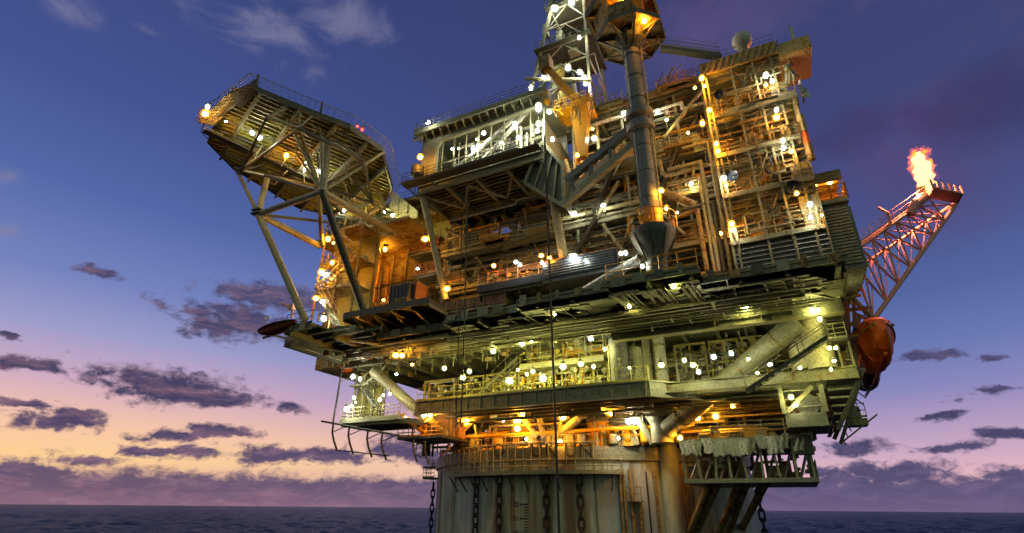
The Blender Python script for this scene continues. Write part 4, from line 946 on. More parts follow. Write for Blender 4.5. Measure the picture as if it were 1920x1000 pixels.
for k in range(70):
    a = U(T0, T1-.3); z = U(sl[0], sl[4]-1); b = SB-U(.05, .35)
    q_ = (min(T1, a+U(.5, 3)), b, z+U(-.1, .1)) if k % 2 else (a, b, z-U(.8, 2.2))
    MB().tube((a, b, z), q_, U(.02, .045), 5).build('thin_conduit', random.choice(['dark', 'rust', 'dark', 'cream']), st)
# things on it
A = Fb(1391, 78, -28.5); t = thing('radome', 'white round radome on a short stand on the stair tower roof', 'radome', A)
MB().ball(A, .82, 20, 14, (1, 1, 1.08)).build('dome', 'white', t, True); MB().tube((A[0], A[1], A[2]-1.7), (A[0], A[1], A[2]-.7), .35, 12).build('stand', 'grey', t)
A = Fb(1484, 60, -29); t = thing('panel_antenna', 'upright white antenna panel on the right end of the tower roof', 'antenna', A)
MB().box(A[0]-.12, A[0]+.12, A[1]-.12, A[1]+.12, A[2]-1, A[2]+.6).build('panel', 'white', t); MB().tube((A[0], A[1]+.2, A[2]-1.5), (A[0], A[1]+.2, A[2]+.5), .08, 6).build('pole', 'dark', t)
def dish(label, px, py, b, r, mt, dirv):
    A = Vector(Fb(px, py, b)); t = thing('satellite_dish', label, 'satellite dish', A); d = Vector(dirv).normalized(); m = MB()
    prof = [(0, 0), (.4, .05), (.75, .17), (1, .32)]
    for k in range(3): m.tube(A+d*prof[k][1]*r, A+d*prof[k+1][1]*r, max(prof[k][0]*r, .01), 20, prof[k+1][0]*r, cap=False)
    for k in range(3): m.tube(A+d*(prof[k][1]*r-.03), A+d*(prof[k+1][1]*r-.03), max(prof[k][0]*r, .01), 20, prof[k+1][0]*r, cap=False)
    m.build('reflector', mt, t, True); MB().tube(A, A+d*r*.8, .04, 5).build('feed', 'grey', t); MB().tube(A-d*.05, A+Vector((0, .2, -r*1.2)), .08, 6).build('mount', 'grey', t)
dish('pale satellite dish at the right edge of the tower', 1504, 175, -29.6, .62, 'white', (.8, -.6, .1))
dish('small pale dish above the large one on the tower right edge', 1487, 140, -29.5, .4, 'cream', (.8, -.6, .2))
dish('dark round dish on the second floor of the stair tower', 1350, 178, -30.4, .42, 'navy', (-.2, -.9, -.3))
dish('dark round dish beside the lit fourth floor lamps', 1375, 330, -30.4, .38, 'navy', (-.2, -.9, -.3))
dish('large dark dish on the right of the fourth floor', 1487, 352, -30.4, .5, 'navy', (.2, -.9, -.3))
t = thing('whip_antenna_cluster', 'cluster of thin aerials and red white fittings at the tower right edge', 'aerials', Fb(1480, 160, -29))
for px, yb, yt in ((1474, 165, 122), (1480, 160, 110), (1500, 160, 150), (1511, 275, 262), (1496, 255, 220)): MB().tube(Fb(px, yb, -29.4), Fb(px, yt, -29.4), .1, 6).build('aerial', random.choice(['white', 'orange', 'cream']), t)

# orange railed box east of tower
A, B = Fb(1518, 330, -28.5), Fb(1576, 322, -28.5); z1 = A[2]; z0 = Fb(1575, 372, -28.5)[2]
t = thing('lifting_platform', 'amber lit boxed balcony with railing jutting from the right of the tower', 'balcony', A)
MB().box(A[0], B[0], -28.5, -23, z0-.25, z0).build('floor', 'cream', t); MB().box(A[0], B[0], -28.4, -28.2, z1-.7, z1+.1).build('fascia', 'rust', t)
MB().box(A[0], B[0], -28.2, -23, z1, z1+.12).build('roof', 'rust', t); MB().box(A[0], B[0], -25, -24.8, z0, z1).build('back_wall', 'brown', t)
MB().rail((A[0], -28.5, z0), (B[0], -28.5, z0), 1.2, 1.1, .06, 2).build('railing', 'yellow', t); MB().rail((B[0], -28.5, z0), (B[0], -23, z0), 1.2, 1.1, .06, 2).build('railing', 'yellow', t)
lo = thing('louvred_module', 'tall dark louvred module below the amber balcony on the right edge', 'module', (28.5, -28, ZM))
MB().box(A[0], B[0]-.1, -28.2, -23, ZM+.2, z0-.3).build('housing', 'blue', lo)
for i in range(18): z = ZM+.5+i*(z0-ZM-1)/18; MB().box(A[0]+.1, B[0]-.2, -28.32, -28.22, z, z+.16).build('louvre', 'grey', lo)
for i in range(6): MB().box(B[0]-.05, B[0]+.05, -28+i*.8, -27.6+i*.8, ZM+.3, z0-.5).build('side_rib', 'grey', lo)

# ------------------------------------------------------------------ derrick and yellow crane
dk = thing('drilling_derrick', 'grey lattice drilling derrick with white lamps rising out of the picture', 'derrick', (4, -20, ZT))
DBk = -24
bl, br_ = Fb(992, 185, DBk), Fb(1108, 185, DBk); tl, tr_ = Fb(1043, -20, DBk), Fb(1093, -20, DBk)
zA, zB = bl[2]-3, tl[2]+6
def side(z, px0, p1):
    f = (z-px0[2])/(p1[2]-px0[2]); return px0[0]+(p1[0]-px0[0])*f
nl = 8; lv = []
for k in range(nl+1):
    z = zA+(zB-zA)*k/nl; a0 = side(z, bl, tl); a1 = side(z, br_, tr_); w = (a1-a0); lv.append((z, a0, a1, DBk, DBk+w))
for k in range(nl):
    z, a0, a1, b0, b1 = lv[k]; Z2, c0, c1, d0, d1 = lv[k+1]
    P0 = [(a0, b0, z), (a1, b0, z), (a1, b1, z), (a0, b1, z)]; P1 = [(c0, d0, Z2), (c1, d0, Z2), (c1, d1, Z2), (c0, d1, Z2)]
    for i in range(4):
        j = (i+1) % 4; MB().beam(P0[i], P1[i], .3, .3).build('leg', 'grey', dk)
        m = MB().beam(P0[i], P0[j], .14, .14); md_ = lerp3(P1[i], P1[j], .5); m.beam(P0[i], md_, .11, .11); m.beam(P0[j], md_, .11, .11); m.build('bracing', random.choice(['grey', 'white', 'grey', 'dark']), dk)
    if k in (3, 5): MB().box(a0-.6, a1+.6, b0-.6, b1+.3, z, z+.1).build('platform', 'dark', dk); MB().rail((a0-.6, b0-.6, z+.1), (a1+.6, b0-.6, z+.1), 1.1, .8).build('platform_railing', 'grey', dk)
z, a0, a1, b0, b1 = lv[0]
for i in range(10): a = U(a0+.5, a1-.5); MB().tube((a, U(b0+.5, b1-.5), zA), (a*.6+U(1.7, 2.2), U(b0+1.5, b1-1.5), zA+U(8, 22)), U(.06, .2), 8).build('drill_pipe', random.choice(['grey', 'white', 'dark']), dk, True)
for i in range(8): a = U(a0+1, a1-2); MB().box(a, a+U(.4, 1.2), b0+1, b0+2, zA+2+i*2.3, zA+3+i*2.3+U(0, .8)).build('equipment_box', random.choice(['ylpale', 'white', 'grey']), dk)
MB().beam(Fb(985, 148, DBk-.3), Fb(1110, 150, DBk-.3), .4, .25).build('monkey_board', 'cream', dk)

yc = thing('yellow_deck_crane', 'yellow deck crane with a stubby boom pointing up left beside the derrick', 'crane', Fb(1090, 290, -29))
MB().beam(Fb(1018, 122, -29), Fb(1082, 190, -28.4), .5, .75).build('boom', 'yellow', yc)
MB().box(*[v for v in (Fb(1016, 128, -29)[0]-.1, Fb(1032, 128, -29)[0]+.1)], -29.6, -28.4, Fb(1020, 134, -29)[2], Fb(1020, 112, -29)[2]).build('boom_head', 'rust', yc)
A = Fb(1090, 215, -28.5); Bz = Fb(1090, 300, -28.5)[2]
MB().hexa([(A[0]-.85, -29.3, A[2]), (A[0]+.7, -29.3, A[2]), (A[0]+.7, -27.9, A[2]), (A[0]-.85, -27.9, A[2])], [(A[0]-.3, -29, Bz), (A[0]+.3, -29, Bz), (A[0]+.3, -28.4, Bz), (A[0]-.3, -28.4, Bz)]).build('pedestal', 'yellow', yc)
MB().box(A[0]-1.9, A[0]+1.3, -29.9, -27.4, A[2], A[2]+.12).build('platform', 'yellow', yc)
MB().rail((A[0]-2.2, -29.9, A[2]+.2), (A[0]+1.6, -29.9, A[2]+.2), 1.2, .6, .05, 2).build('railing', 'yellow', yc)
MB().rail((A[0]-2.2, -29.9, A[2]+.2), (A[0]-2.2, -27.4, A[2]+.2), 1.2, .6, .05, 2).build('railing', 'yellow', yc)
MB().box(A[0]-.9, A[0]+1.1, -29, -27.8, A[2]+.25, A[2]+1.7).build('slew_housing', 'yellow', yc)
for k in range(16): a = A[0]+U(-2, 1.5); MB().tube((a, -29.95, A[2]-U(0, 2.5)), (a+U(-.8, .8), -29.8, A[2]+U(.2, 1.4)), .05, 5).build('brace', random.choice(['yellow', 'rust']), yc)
MB().beam(Fb(1045, 170, -28.7), Fb(1076, 235, -28.7), .12, .12).build('ram', 'rust', yc)
A = Fb(1026, 178, -29.2); t = thing('hanging_hook_bag', 'bright yellow pointed sling bag hanging from the boom tip', 'sling', A)
MB().lathe(A, [(.02, .9), (.18, .3), (.34, -.5), (.28, -1.1), (.02, -1.4)], 10).build('bag', 'yellow', t, True); MB().tube((A[0], A[1], A[2]+.8), (A[0], A[1], A[2]+2.3), .03, 5).build('wire', 'dark', t)
# deck right of derrick
A, B = Fb(1118, 215, -26), Fb(1312, 152, -26)
t = thing('roof_walkway', 'long pale railed roof walkway between derrick and stair tower', 'walkway', A)
zz = (A[2]+B[2])/2
MB().box(A[0]-1, B[0]+.5, -26.6, -25.4, zz-.15, zz).build('floor', 'grey', t); MB().beam((A[0]-1, -26.6, zz-.3), (B[0]+.5, -26.6, zz-.3), .2, .6).build('fascia', 'rust', t)
MB().rail((A[0]-1, -26.6, zz), (B[0]+.5, -26.6, zz), 1.1, 1.3, .03, 2).build('railing', 'grey', t)

# ------------------------------------------------------------------ left accommodation block
LBk = -22
zf = [ZM+.2, Fb(760, 470, LBk)[2], Fb(760, 425, LBk)[2]]
x0 = Fb(622, 500, LBk)[0]; x1 = Fb(835, 500, LBk)[0]
lb = thing('accommodation_block', 'amber lit rusty plate walls and balconies under the left of the module', 'building', (x0, LBk, ZM+.2))
MB().box(x0, x1, LBk, -12, ZM+.2, zf[1]-.2).build('wall', 'rust', lb)
MB().box(x0, x1, LBk+.6, -12, zf[1], zf[2]-.2).build('wall', 'ylpale', lb)
for z in zf[1:]: MB().box(x0-.5, x1, LBk-1.3, -12, z-.2, z).build('balcony_floor', 'rust', lb); MB().rail((x0-.5, LBk-1.3, z), (x1, LBk-1.3, z), 1.1, 1.3, .05, 2).build('railing', 'rust', lb)
zt4 = zf[2]+2.6
MB().box(x0+1, x1, LBk+1, -12, zf[2], zt4).build('wall', 'rust', lb); MB().box(x0, x1+1, LBk-1.5, -12, zt4, zt4+.25).build('roof', 'olive', lb)
MB().rail((x0, LBk-1.5, zt4+.25), (x1+1, LBk-1.5, zt4+.25), 1.1, 1.3).build('railing', 'dark', lb)
for k in range(9): a = x0+.5+k*(x1-x0)/9; MB().beam((a, LBk-.15, ZM+.2), (a, LBk-.15, zf[1]-.25), .12, .15).build('wall_rib', 'rust', lb)
for k in range(4): a = x0+1.2+k*2.2; MB().box(a, a+.8, LBk-.08, LBk-.02, zf[0]+.1, zf[0]+2).build('door', random.choice(['ylpale', 'grey']), lb)
risers(lb, 14, x0, x1, LBk-.8, LBk-.2, ZM+.2, zf[1], ['rust', 'yellow', 'cream'], .05, .15)
pipes_along(lb, 16, x0, x1, LBk-.9, LBk-.2, ZM+.8, zt4, ['rust', 'yellow', 'cream', 'dark'], .05, .15)
# white wind wall
q = [Fb(x, y, -24) for x, y in ((735, 357), (783, 395), (783, 408), (727, 412))]
t = thing('wind_wall', 'white sloping wind wall panel between helideck and drilling module', 'wall panel', q[0])
MB().hexa(q, [(p[0], -23.8, p[2]) for p in q]).build('panel', 'white', t)
for k in range(4): p = lerp3(q[0], q[1], k/3); MB().beam((p[0], -24.1, p[2]), (p[0], -24.1, q[3][2]), .08, .08).build('rib', 'grey', t)
# hanging balcony boxes
for (xa, ya, xb, yb, b, lbl) in ((765, 462, 818, 480, -26, 'upper slatted balcony right of the amber block wall'), (775, 503, 822, 522, -26.5, 'lower slatted balcony with pale green underside')):
    A, B = Fb(xa, yb, b), Fb(xb, yb, b); t = thing('slatted_balcony', lbl, 'balcony', A)
    MB().box(A[0], B[0], b, b+2.2, A[2]+.1, A[2]+.2).build('floor', 'dark', t)
    for k in range(5): MB().box(A[0], B[0], b+.1+k*.45, b+.3+k*.45, A[2]-.05, A[2]+.08).build('slat', 'cream', t)
    MB().rail((A[0], b, A[2]+.2), (B[0], b, A[2]+.2), 1.2, .8, .05, 2).build('railing', 'brown', t); MB().box(A[0], B[0], b+2, b+2.2, A[2]+.2, A[2]+1.6).build('back_panel', 'rust', t)
# cargo on the deck edge
for (xa, ya, xb, yb, b, mt, lbl, cat) in ((728, 530, 768, 572, -30, 'navy', 'dark blue cargo container on the left deck edge', 'container'), (757, 528, 782, 575, -29.4, 'brown', 'red brown crate behind the dark blue container', 'crate'), (737, 558, 762, 582, -31.8, 'rust', 'orange brown skip in front of the dark container', 'skip')):
    A, B = Fb(xa, yb, b), Fb(xb, ya, b); t = thing('cargo_'+cat, lbl, cat, A)
    MB().box(A[0], B[0], b, b+1.6, A[2], B[2]).build('body', mt, t)
    for k in range(6): a = A[0]+.1+(B[0]-A[0]-.2)*k/5; MB().box(a, a+.08, b-.06, b-.005, A[2]+.1, B[2]-.1).build('rib', mt, t)
    MB().box(A[0]-.02, B[0]+.02, b-.04, b+1.64, B[2], B[2]+.06).build('top_frame', 'grey', t)
A0, A1 = Fb(640, 590, -32), Fb(800, 600, -32)
t = thing('cargo_platform', 'dark plated cargo platform with cantilever beams at the left deck edge', 'platform', A0)
zc1 = Fb(735, 580, -31.8)[2]
x0, x1 = Fb(655, 585, -32)[0], Fb(812, 575, -32)[0]
MB().box(x0, x1, -32.6, -26, zc1-.25, zc1-.02).build('floor_plate', 'dark', t)
for k in range(6): MB().ibeam((x0+k*(x1-x0)/5, -32.6, zc1-.5), (x0+k*(x1-x0)/5, -26, zc1-.5), .2, .45).build('floor_girder', 'olive', t)
for k in range(4): MB().beam((x0+1+k*2.2, -32.4, zc1-.4), (x0+1+k*2.2, -28, ZM-.2), .18, .18).build('knee_brace', 'grey', t)
MB().box(x0, x1, -32.7, -32.6, zc1-.5, zc1+.1).build('edge_plate', 'dark', t)

# left stair tower
sx0, sx1 = Fb(596, 530, -31)[0], Fb(665, 530, -31)[0]
t = thing('zigzag_stair', 'open amber lit zigzag stair with rusty railings at the far left of the deck', 'stair', (sx0, -31, ZM+.2))
zz = [ZM+.2, Fb(640, 535, -31)[2], Fb(640, 487, -31)[2], Fb(640, 430, -31)[2]]
for i in range(3):
    MB().box(sx0, sx1, -31, -28.5, zz[i+1]-.12, zz[i+1]).build('landing', 'rust', t)
    MB().rail((sx0, -31, zz[i+1]), (sx1, -31, zz[i+1]), 1.1, .8, .05, 2).build('railing', 'rust', t); MB().rail((sx0, -31, zz[i+1]), (sx0, -28.5, zz[i+1]), 1.1, .8, .05, 2).build('railing', 'rust', t)
    p, q = (sx0+.6, -31.4, zz[i+1]), (sx1-.3, -31.4, zz[i]); 
    if i % 2: p, q = (sx1-.3, -31.4, zz[i+1]), (sx0+.6, -31.4, zz[i])
    flight(p, q, .8).build('stair_flight', 'cream', t)
for a in (sx0, (sx0+sx1)/2, sx1):
    for b in (-31, -28.5): MB().beam((a, b, ZM+.2), (a, b, zz[3]+1), .14, .14).build('post', 'rust', t)
MB().box(sx0+.5, sx1, -28.3, -28.1, ZM+.2, zz[3]-.2).build('back_panel', 'ylpale', t)
for k in range(24): MB().ball((U(sx0+.4, sx1), U(-30.5, -28.8), zz[k % 3]+U(.1, .7)), U(.2, .45), 8, 6).build('stored_bag', random.choice(['ylpale', 'cream', 'grey']), t)

# ------------------------------------------------------------------ helideck
ZH = 43.2
hp = [Fz(x, y, ZH)[:2] for x, y in ((478, 165), (600, 215), (655, 235), (716, 278), (735, 350), (700, 418), (560, 385), (440, 312), (392, 262), (410, 214))]
hc = (sum(p[0] for p in hp)/len(hp), sum(p[1] for p in hp)/len(hp))
hd = thing('helideck', 'polygonal helideck seen from below with ribs, safety nets and raking steel legs', 'helideck', (hc[0], hc[1], ZH))
MB().prism(hp, ZH, ZH+.15).build('deck_plate', 'olive', hd)
def clip(poly, p, d):      # where a line crosses the outline
    ts = []
    for i in range(len(poly)):
        a, b = poly[i], poly[(i+1) % len(poly)]; e = (b[0]-a[0], b[1]-a[1]); den = d[0]*e[1]-d[1]*e[0]
        if abs(den) < 1e-9: continue
        w = (a[0]-p[0], a[1]-p[1]); t = (w[0]*e[1]-w[1]*e[0])/den; s = (w[0]*d[1]-w[1]*d[0])/den
        if 0 <= s <= 1: ts.append(t)
    return (min(ts), max(ts)) if len(ts) > 1 else None
P0, P1 = Fz(480, 170, ZH), Fz(716, 278, ZH)
dx = (P1[0]-P0[0], P1[1]-P0[1]); L = hypot(*dx); dx = (dx[0]/L, dx[1]/L); nx = (-dx[1], dx[0])
for i in range(-14, 30):
    p = (hc[0]+nx[0]*(i-7)*.62, hc[1]+nx[1]*(i-7)*.62); r_ = clip(hp, p, dx)
    if r_ and r_[1]-r_[0] > 1: MB().ibeam((p[0]+dx[0]*r_[0], p[1]+dx[1]*r_[0], ZH-.17), (p[0]+dx[0]*r_[1], p[1]+dx[1]*r_[1], ZH-.17), .14, .3).build('joist', 'ylpale' if i % 3 else 'cream', hd)
for i in range(-5, 6):
    p = (hc[0]+dx[0]*i*3.4, hc[1]+dx[1]*i*3.4); r_ = clip(hp, p, nx)
    if r_ and r_[1]-r_[0] > 1: MB().ibeam((p[0]+nx[0]*r_[0], p[1]+nx[1]*r_[0], ZH-.6), (p[0]+nx[0]*r_[1], p[1]+nx[1]*r_[1], ZH-.6), .25, .6).build('girder', 'grey', hd)
for i in range(len(hp)):
    a, b = hp[i], hp[(i+1) % len(hp)]
    MB().beam((*a, ZH-.15), (*b, ZH-.15), .2, .55).build('edge_beam', 'dark', hd)
    oa = (a[0]+(a[0]-hc[0])*.1, a[1]+(a[1]-hc[1])*.1, ZH+.75); ob_ = (b[0]+(b[0]-hc[0])*.1, b[1]+(b[1]-hc[1])*.1, ZH+.75)
    m = MB(); m.tube(oa, ob_, .04, 5)
    n = max(2, int(hypot(a[0]-b[0], a[1]-b[1])/.55))
    for k in range(n+1): f = k/n; m.tube(lerp3((*a, ZH), (*b, ZH), f), lerp3(oa, ob_, f), .018, 3)
    for k in range(1, 6): f = k/6; m.tube(lerp3((*a, ZH), oa, f), lerp3((*b, ZH), ob_, f), .012, 3)
    m.build('safety_net', 'grey', hd)
for i, x in enumerate((0, 1, 9)):           # fire monitors, lights and masts along the near edge
    a = hp[x]; MB().tube((*a, ZH), (*a, ZH+1.5), .1, 6).build('mast', 'dark', hd)
m = MB()
for k in range(22): f = U(0, 1); p = lerp3((*hp[9], ZH+.2), (*hp[0], ZH+.2), f); m.box(p[0]-U(.1, .4), p[0]+U(.1, .4), p[1]-.2, p[1]+.2, p[2], p[2]+U(.2, .7))
m.build('edge_fittings', 'dark', hd)
# truss below
n1_ = Fb(484, 402, -38.4); n2_ = Fb(604, 360, -38.4); f1 = (-14.9, -32.6, ZM+.3); f1 = Fz(572, 600, ZM+.3); f2 = Fz(683, 587, Fb(735, 580, -31.8)[2])
def HT_(px, py): return Fz(px, py, ZH-.6)
for p, q, r, mt in ((n1_, f1, .33, 'cream'), (n2_, f2, .33, 'dark'), (n1_, n2_, .3, 'blue'), (n1_, Fb(600, 462, -30.5), .33, 'cream'), (n1_, Fb(690, 425, -27), .16, 'dark'), (n2_, Fb(742, 440, -27), .34, 'cream'),
    (n1_, HT_(445, 322), .2, 'grey'), (n1_, HT_(503, 325), .3, 'cream'), (n2_, HT_(540, 225), .14, 'grey'), (n2_, HT_(603, 245), .17, 'grey'), (n2_, HT_(615, 262), .38, 'grey'), (n2_, HT_(556, 290), .14, 'dark'), (n2_, HT_(720, 285), .15, 'cream'),
    (n2_, HT_(600, 330), .2, 'grey'), (Fb(604, 460, -32), Fb(598, 365, -34), .22, 'rust'), (n2_, HT_(440, 312), .16, 'dark')):
    MB().tube(p, q, r, 12).build('strut', mt, hd, True)
zl = ZH-3.2
tp = [Fz(x, y, zl) for x, y in ((452, 320), (600, 350), (680, 300), (560, 240), (700, 380), (500, 220), (640, 400))]
for i, j in ((0, 1), (1, 2), (2, 3), (3, 0), (1, 4), (4, 2), (5, 3), (0, 5), (1, 3), (1, 6), (6, 4)): MB().beam(tp[i], tp[j], .2, .2).build('lower_chord', random.choice(['grey', 'cream', 'dark']), hd)
for k in range(40): a_, b_ = random.choice(tp), random.choice(tp); f = U(.1, .9); q_ = lerp3(a_, b_, f); MB().tube(q_, (q_[0]+(hc[0]-q_[0])*.2+U(-1, 1), q_[1]+(hc[1]-q_[1])*.2+U(-1, 1), ZH-.6), .045, 5).build('thin_brace', random.choice(['grey', 'dark', 'cream', 'rust']), hd)
for p in tp:
    for k in range(3): q = (p[0]+(hc[0]-p[0])*.3+U(-1.8, 1.8), p[1]+(hc[1]-p[1])*.3+U(-1.8, 1.8), ZH-.6); MB().tube(p, q, .09, 6).build('web_brace', random.choice(['grey', 'cream', 'dark']), hd)
for s in range(2): MB().box(n1_[0]-.5+.0, n1_[0]+.5, n1_[1]-.5, n1_[1]+.5, n1_[2]-.1+s*.4, n1_[2]+.05+s*.4).build('node_plate', 'dark', hd)
# walkway and stair under its left edge
A, B = Fz(382, 245, ZH-1.2), Fz(610, 352, ZH-1.2)
MB().beam(A, B, .8, .12).build('under_walkway', 'dark', hd); MB().rail(A, B, 1.0, 1.5).build('walkway_railing', 'grey', hd)
A, B = Fz(384, 232, ZH-.7), Fz(452, 168, ZH+.6)
m = MB()
for k in range(26):
    f = k/25; c = lerp3(A, B, f); m.beam((c[0]-.45, c[1]-.45, c[2]), (c[0]+.55, c[1]+.55, c[2]), .16, .05)
m.beam(lerp3(A, B, 0), B, .06, .3).build('access_stair', 'cream', hd)
MB().prism([Fz(x, y, ZH-.4)[:2] for x, y in ((430, 175), (468, 158), (484, 172), (452, 205))], ZH-.4, ZH-.3).build('access_platform', 'dark', hd)
x, y, z = Fz(387, 222, ZH-.5); MB().rail((x-.8, y-.4, z-.3), (x+.8, y-.4, z-.3), 1.3, .5, .03, 3).build('corner_cage', 'rust', hd)
# lattice below helideck towards the block
A, B = Fb(640, 405, -28), Fb(740, 405, -28)
t = thing('helideck_access_tower', 'cream truss frame and landing joining helideck to the block', 'truss', A)
for (xa, ya, xb, yb) in ((645, 300, 650, 400), (684, 345, 684, 410), (690, 300, 725, 400), (640, 360, 735, 400), (610, 340, 720, 430), (650, 410, 760, 412), (600, 440, 740, 440), (650, 370, 700, 440)):
    MB().beam(Fb(xa, ya, -29), Fb(xb, yb, -28), .25, .25).build('truss_bar', random.choice(['cream', 'ylpale']), t)
z = Fb(700, 440, -27)[2]; MB().box(Fb(600, 440, -28)[0], Fb(770, 440, -28)[0], -28.6, -22, z-.25, z).build('landing', 'rust', t)
MB().rail((Fb(600, 440, -28)[0], -28.6, z), (Fb(770, 440, -28)[0], -28.6, z), 1.1, 1).build('railing', 'cream', t)
for k in range(14): a = U(Fb(620, 400, -28)[0], Fb(720, 400, -28)[0]); MB().box(a, a+U(.4, .9), -27, -26, z, z+U(.5, 1.7)).build('equipment_box', random.choice(['cream', 'ylpale', 'yellow', 'white']), t)
MB().prism([Fb(640, 430, b_)[:2] if 0 else p for p in [(Fb(625, 440, -30)[0], -30), (Fb(700, 440, -30)[0], -30), (Fb(720, 440, -24)[0], -24), (Fb(640, 440, -24)[0], -24)]], z-1.2, z-1.0).build('drip_tray', 'cream', t)

# ------------------------------------------------------------------ flare boom and flame
FT = 31.7
def fp(px, py, b): return Fb(px, py, b)
fb = thing('flare_boom', 'slanting pinkish lattice flare boom reaching out over the sea on the right', 'flare boom', fp(1640, 600, -14))
up0, up1 = fp(1590, 480, -15), fp(1742, 372, -11)       # near upper chord
vp0, vp1 = fp(1606, 505, -11), fp(1795, 378, -7)        # far upper chord
lo0, lo1 = fp(1638, 600, -14), fp(1792, 384, -9)        # lower chord
MB().tube(lo0, lo1, .2, 10).build('chord', 'boom', fb, True)
MB().tube(up0, up1, .15, 10).build('chord', 'boom', fb, True); MB().tube(vp0, lerp3(vp0, vp1, .98), .16, 8).build('chord', 'boom', fb, True)
for k in range(3): o_ = .25*(k+1); MB().tube((up0[0], up0[1]+o_, up0[2]+.35), (up1[0], up1[1]+o_, up1[2]+.35), .09, 8).build('flare_pipe', 'boom', fb, True)
n = 7
for k in range(n):
    f, g_ = k/n, (k+1)/n; a, b, c = lerp3(up0, up1, f), lerp3(lo0, lo1, f), lerp3(vp0, vp1, f*.95); a2, b2, c2 = lerp3(up0, up1, g_), lerp3(lo0, lo1, g_), lerp3(vp0, vp1, g_*.95)
    for p, q, r in ((a, b2, .08), (a2, b, .075), (a, b, .07), (c, b2, .065), (c, b, .06), (a, c, .06), (a, c2, .055), (c2, b, .05)): MB().tube(p, q, r, 6).build('lattice_bar', 'boom', fb, True)
MB().tube(fp(1580, 540, -16), lo0, .22, 8).build('root_strut', 'cream', fb, True)
MB().rail((up0[0], up0[1]-.3, up0[2]+.3), (up1[0], up1[1]-.3, up1[2]+.3), .9, 1.6, .03).build('walkway_railing', 'boom', fb)
A, B, C_ = up1, vp1, fp(1722, 392, -11)
MB().hexa([(A[0], A[1], A[2]), (B[0], B[1], B[2]-.3), (B[0], B[1]-2, B[2]-.3), (A[0], A[1]-2, A[2])], [(A[0], A[1], A[2]+.15), (B[0], B[1], B[2]-.15), (B[0], B[1]-2, B[2]-.15), (A[0], A[1]-2, A[2]+.15)]).build('tip_platform', 'boom', fb)
for k in range(6): p = lerp3((A[0], A[1]-2, A[2]), (B[0], B[1]-2, B[2]-.3), k/5); MB().tube(p, (p[0], p[1], p[2]+.9), .1, 6).build('tip_post', 'boom', fb)
tipx = fp(1732, 368, -11)
MB().path([fp(1706, 402, -12), fp(1716, 382, -12), tipx], .42, 10).build('burner_riser', 'boom', fb, True)
MB().tube(tipx, (tipx[0], tipx[1], tipx[2]+.9), .3, 10, .42).build('burner_tip', 'rust', fb, True)
for k in range(3): p = lerp3(up0, up1, .45); MB().path([p, (p[0], p[1]-.4, p[2]+1.4), (p[0]-.5, p[1]-.4, p[2]+1.9)], .09, 6)
p = lerp3(up0, up1, .52); MB().path([p, (p[0], p[1]-.3, p[2]+1.1), (p[0]-.6, p[1]-.3, p[2]+1.9)], .13, 6).build('goose_neck_lamp', 'boom', fb, True)
# flame
fl_ = thing('flare_flame', 'tall white hot gas flame with ragged orange edges on the boom tip', 'flame', (tipx[0], tipx[1], tipx[2]+.9))
def flame(name, prof, mat, jag, sd):
    rnd = random.Random(sd); m = MB(); vs = []; n = 20
    for k, (px, py, hw) in enumerate(prof):
        c = fp(px, py, -11); r = hw*.82/F*depth(c)
        for i in range(n): rr_ = r*(1+jag*rnd.uniform(-1, 1)); vs.append((c[0]+rr_*cos(2*PI*i/n), c[1]+rr_*sin(2*PI*i/n), c[2]+jag*.6*rnd.uniform(-1, 1)))
    f = [(k*n+i, k*n+(i+1) % n, (k+1)*n+(i+1) % n, (k+1)*n+i) for k in range(len(prof)-1) for i in range(n)]
    f += [tuple(range(n))[::-1], tuple(range((len(prof)-1)*n, len(prof)*n))]
    m.add(vs, f); o = m.build(name, mat, fl_, True); s = o.modifiers.new('s', 'SUBSURF'); s.levels = s.render_levels = 1; return o
core = [(1735, 364, 7), (1734, 354, 12), (1735, 342, 14), (1731, 332, 15), (1732, 322, 12), (1726, 314, 15), (1727, 307, 11), (1719, 300, 12), (1723, 293, 7), (1717, 288, 5)]
mf = emis('flame_core_glow', (1, .36, .1), 6); mo = emis('flame_edge_glow', (1, .2, .03), 2.2)
fo = flame('core', core, mf, .2, 3); fo.modifiers['s'].levels = fo.modifiers['s'].render_levels = 3; tx_ = bpy.data.textures.new('flame_noise', 'CLOUDS'); tx_.noise_scale = .45; dm_ = fo.modifiers.new('d', 'DISPLACE'); dm_.texture = tx_; dm_.strength = 1.15; dm_.mid_level = .52; dm_.texture_coords = 'LOCAL'
for (pr) in ([(1730, 290, 4), (1734, 286, 6), (1731, 281, 2)], [(1716, 292, 4), (1712, 287, 5), (1716, 282, 2)], [(1744, 312, 4), (1747, 304, 4), (1743, 298, 2)]): flame('tongue', pr, mo, .3, len(pr)+pr[0][0])
m_, out_ = mat_nodes('flame_fringe_gas')
pv = N('ShaderNodeVolumePrincipled'); lk(pv.outputs[0], out_.inputs['Volume']); pv.inputs['Density'].default_value = 0
g = N('ShaderNodeNewGeometry'); nz = noise(g.outputs['Position'], 1.1, 4, .6, (1, 1, .6), 2, .5)
lk(M('MULTIPLY', M('SUBTRACT', nz.outputs[0], .44, clamp=True), 16), pv.inputs['Emission Strength']); pv.inputs['Emission Color'].default_value = (1, .13, .01, 1)
outer = [(1733, 366, 9), (1735, 350, 17), (1736, 335, 20), (1732, 322, 20), (1728, 310, 21), (1723, 300, 20), (1722, 290, 17), (1724, 276, 12)]
fo = flame('fringe', outer, m_, .1, 5); fo.modifiers['s'].levels = fo.modifiers['s'].render_levels = 3; dm_ = fo.modifiers.new('d', 'DISPLACE'); dm_.texture = tx_; dm_.strength = 1.3; dm_.mid_level = .5; dm_.texture_coords = 'LOCAL'
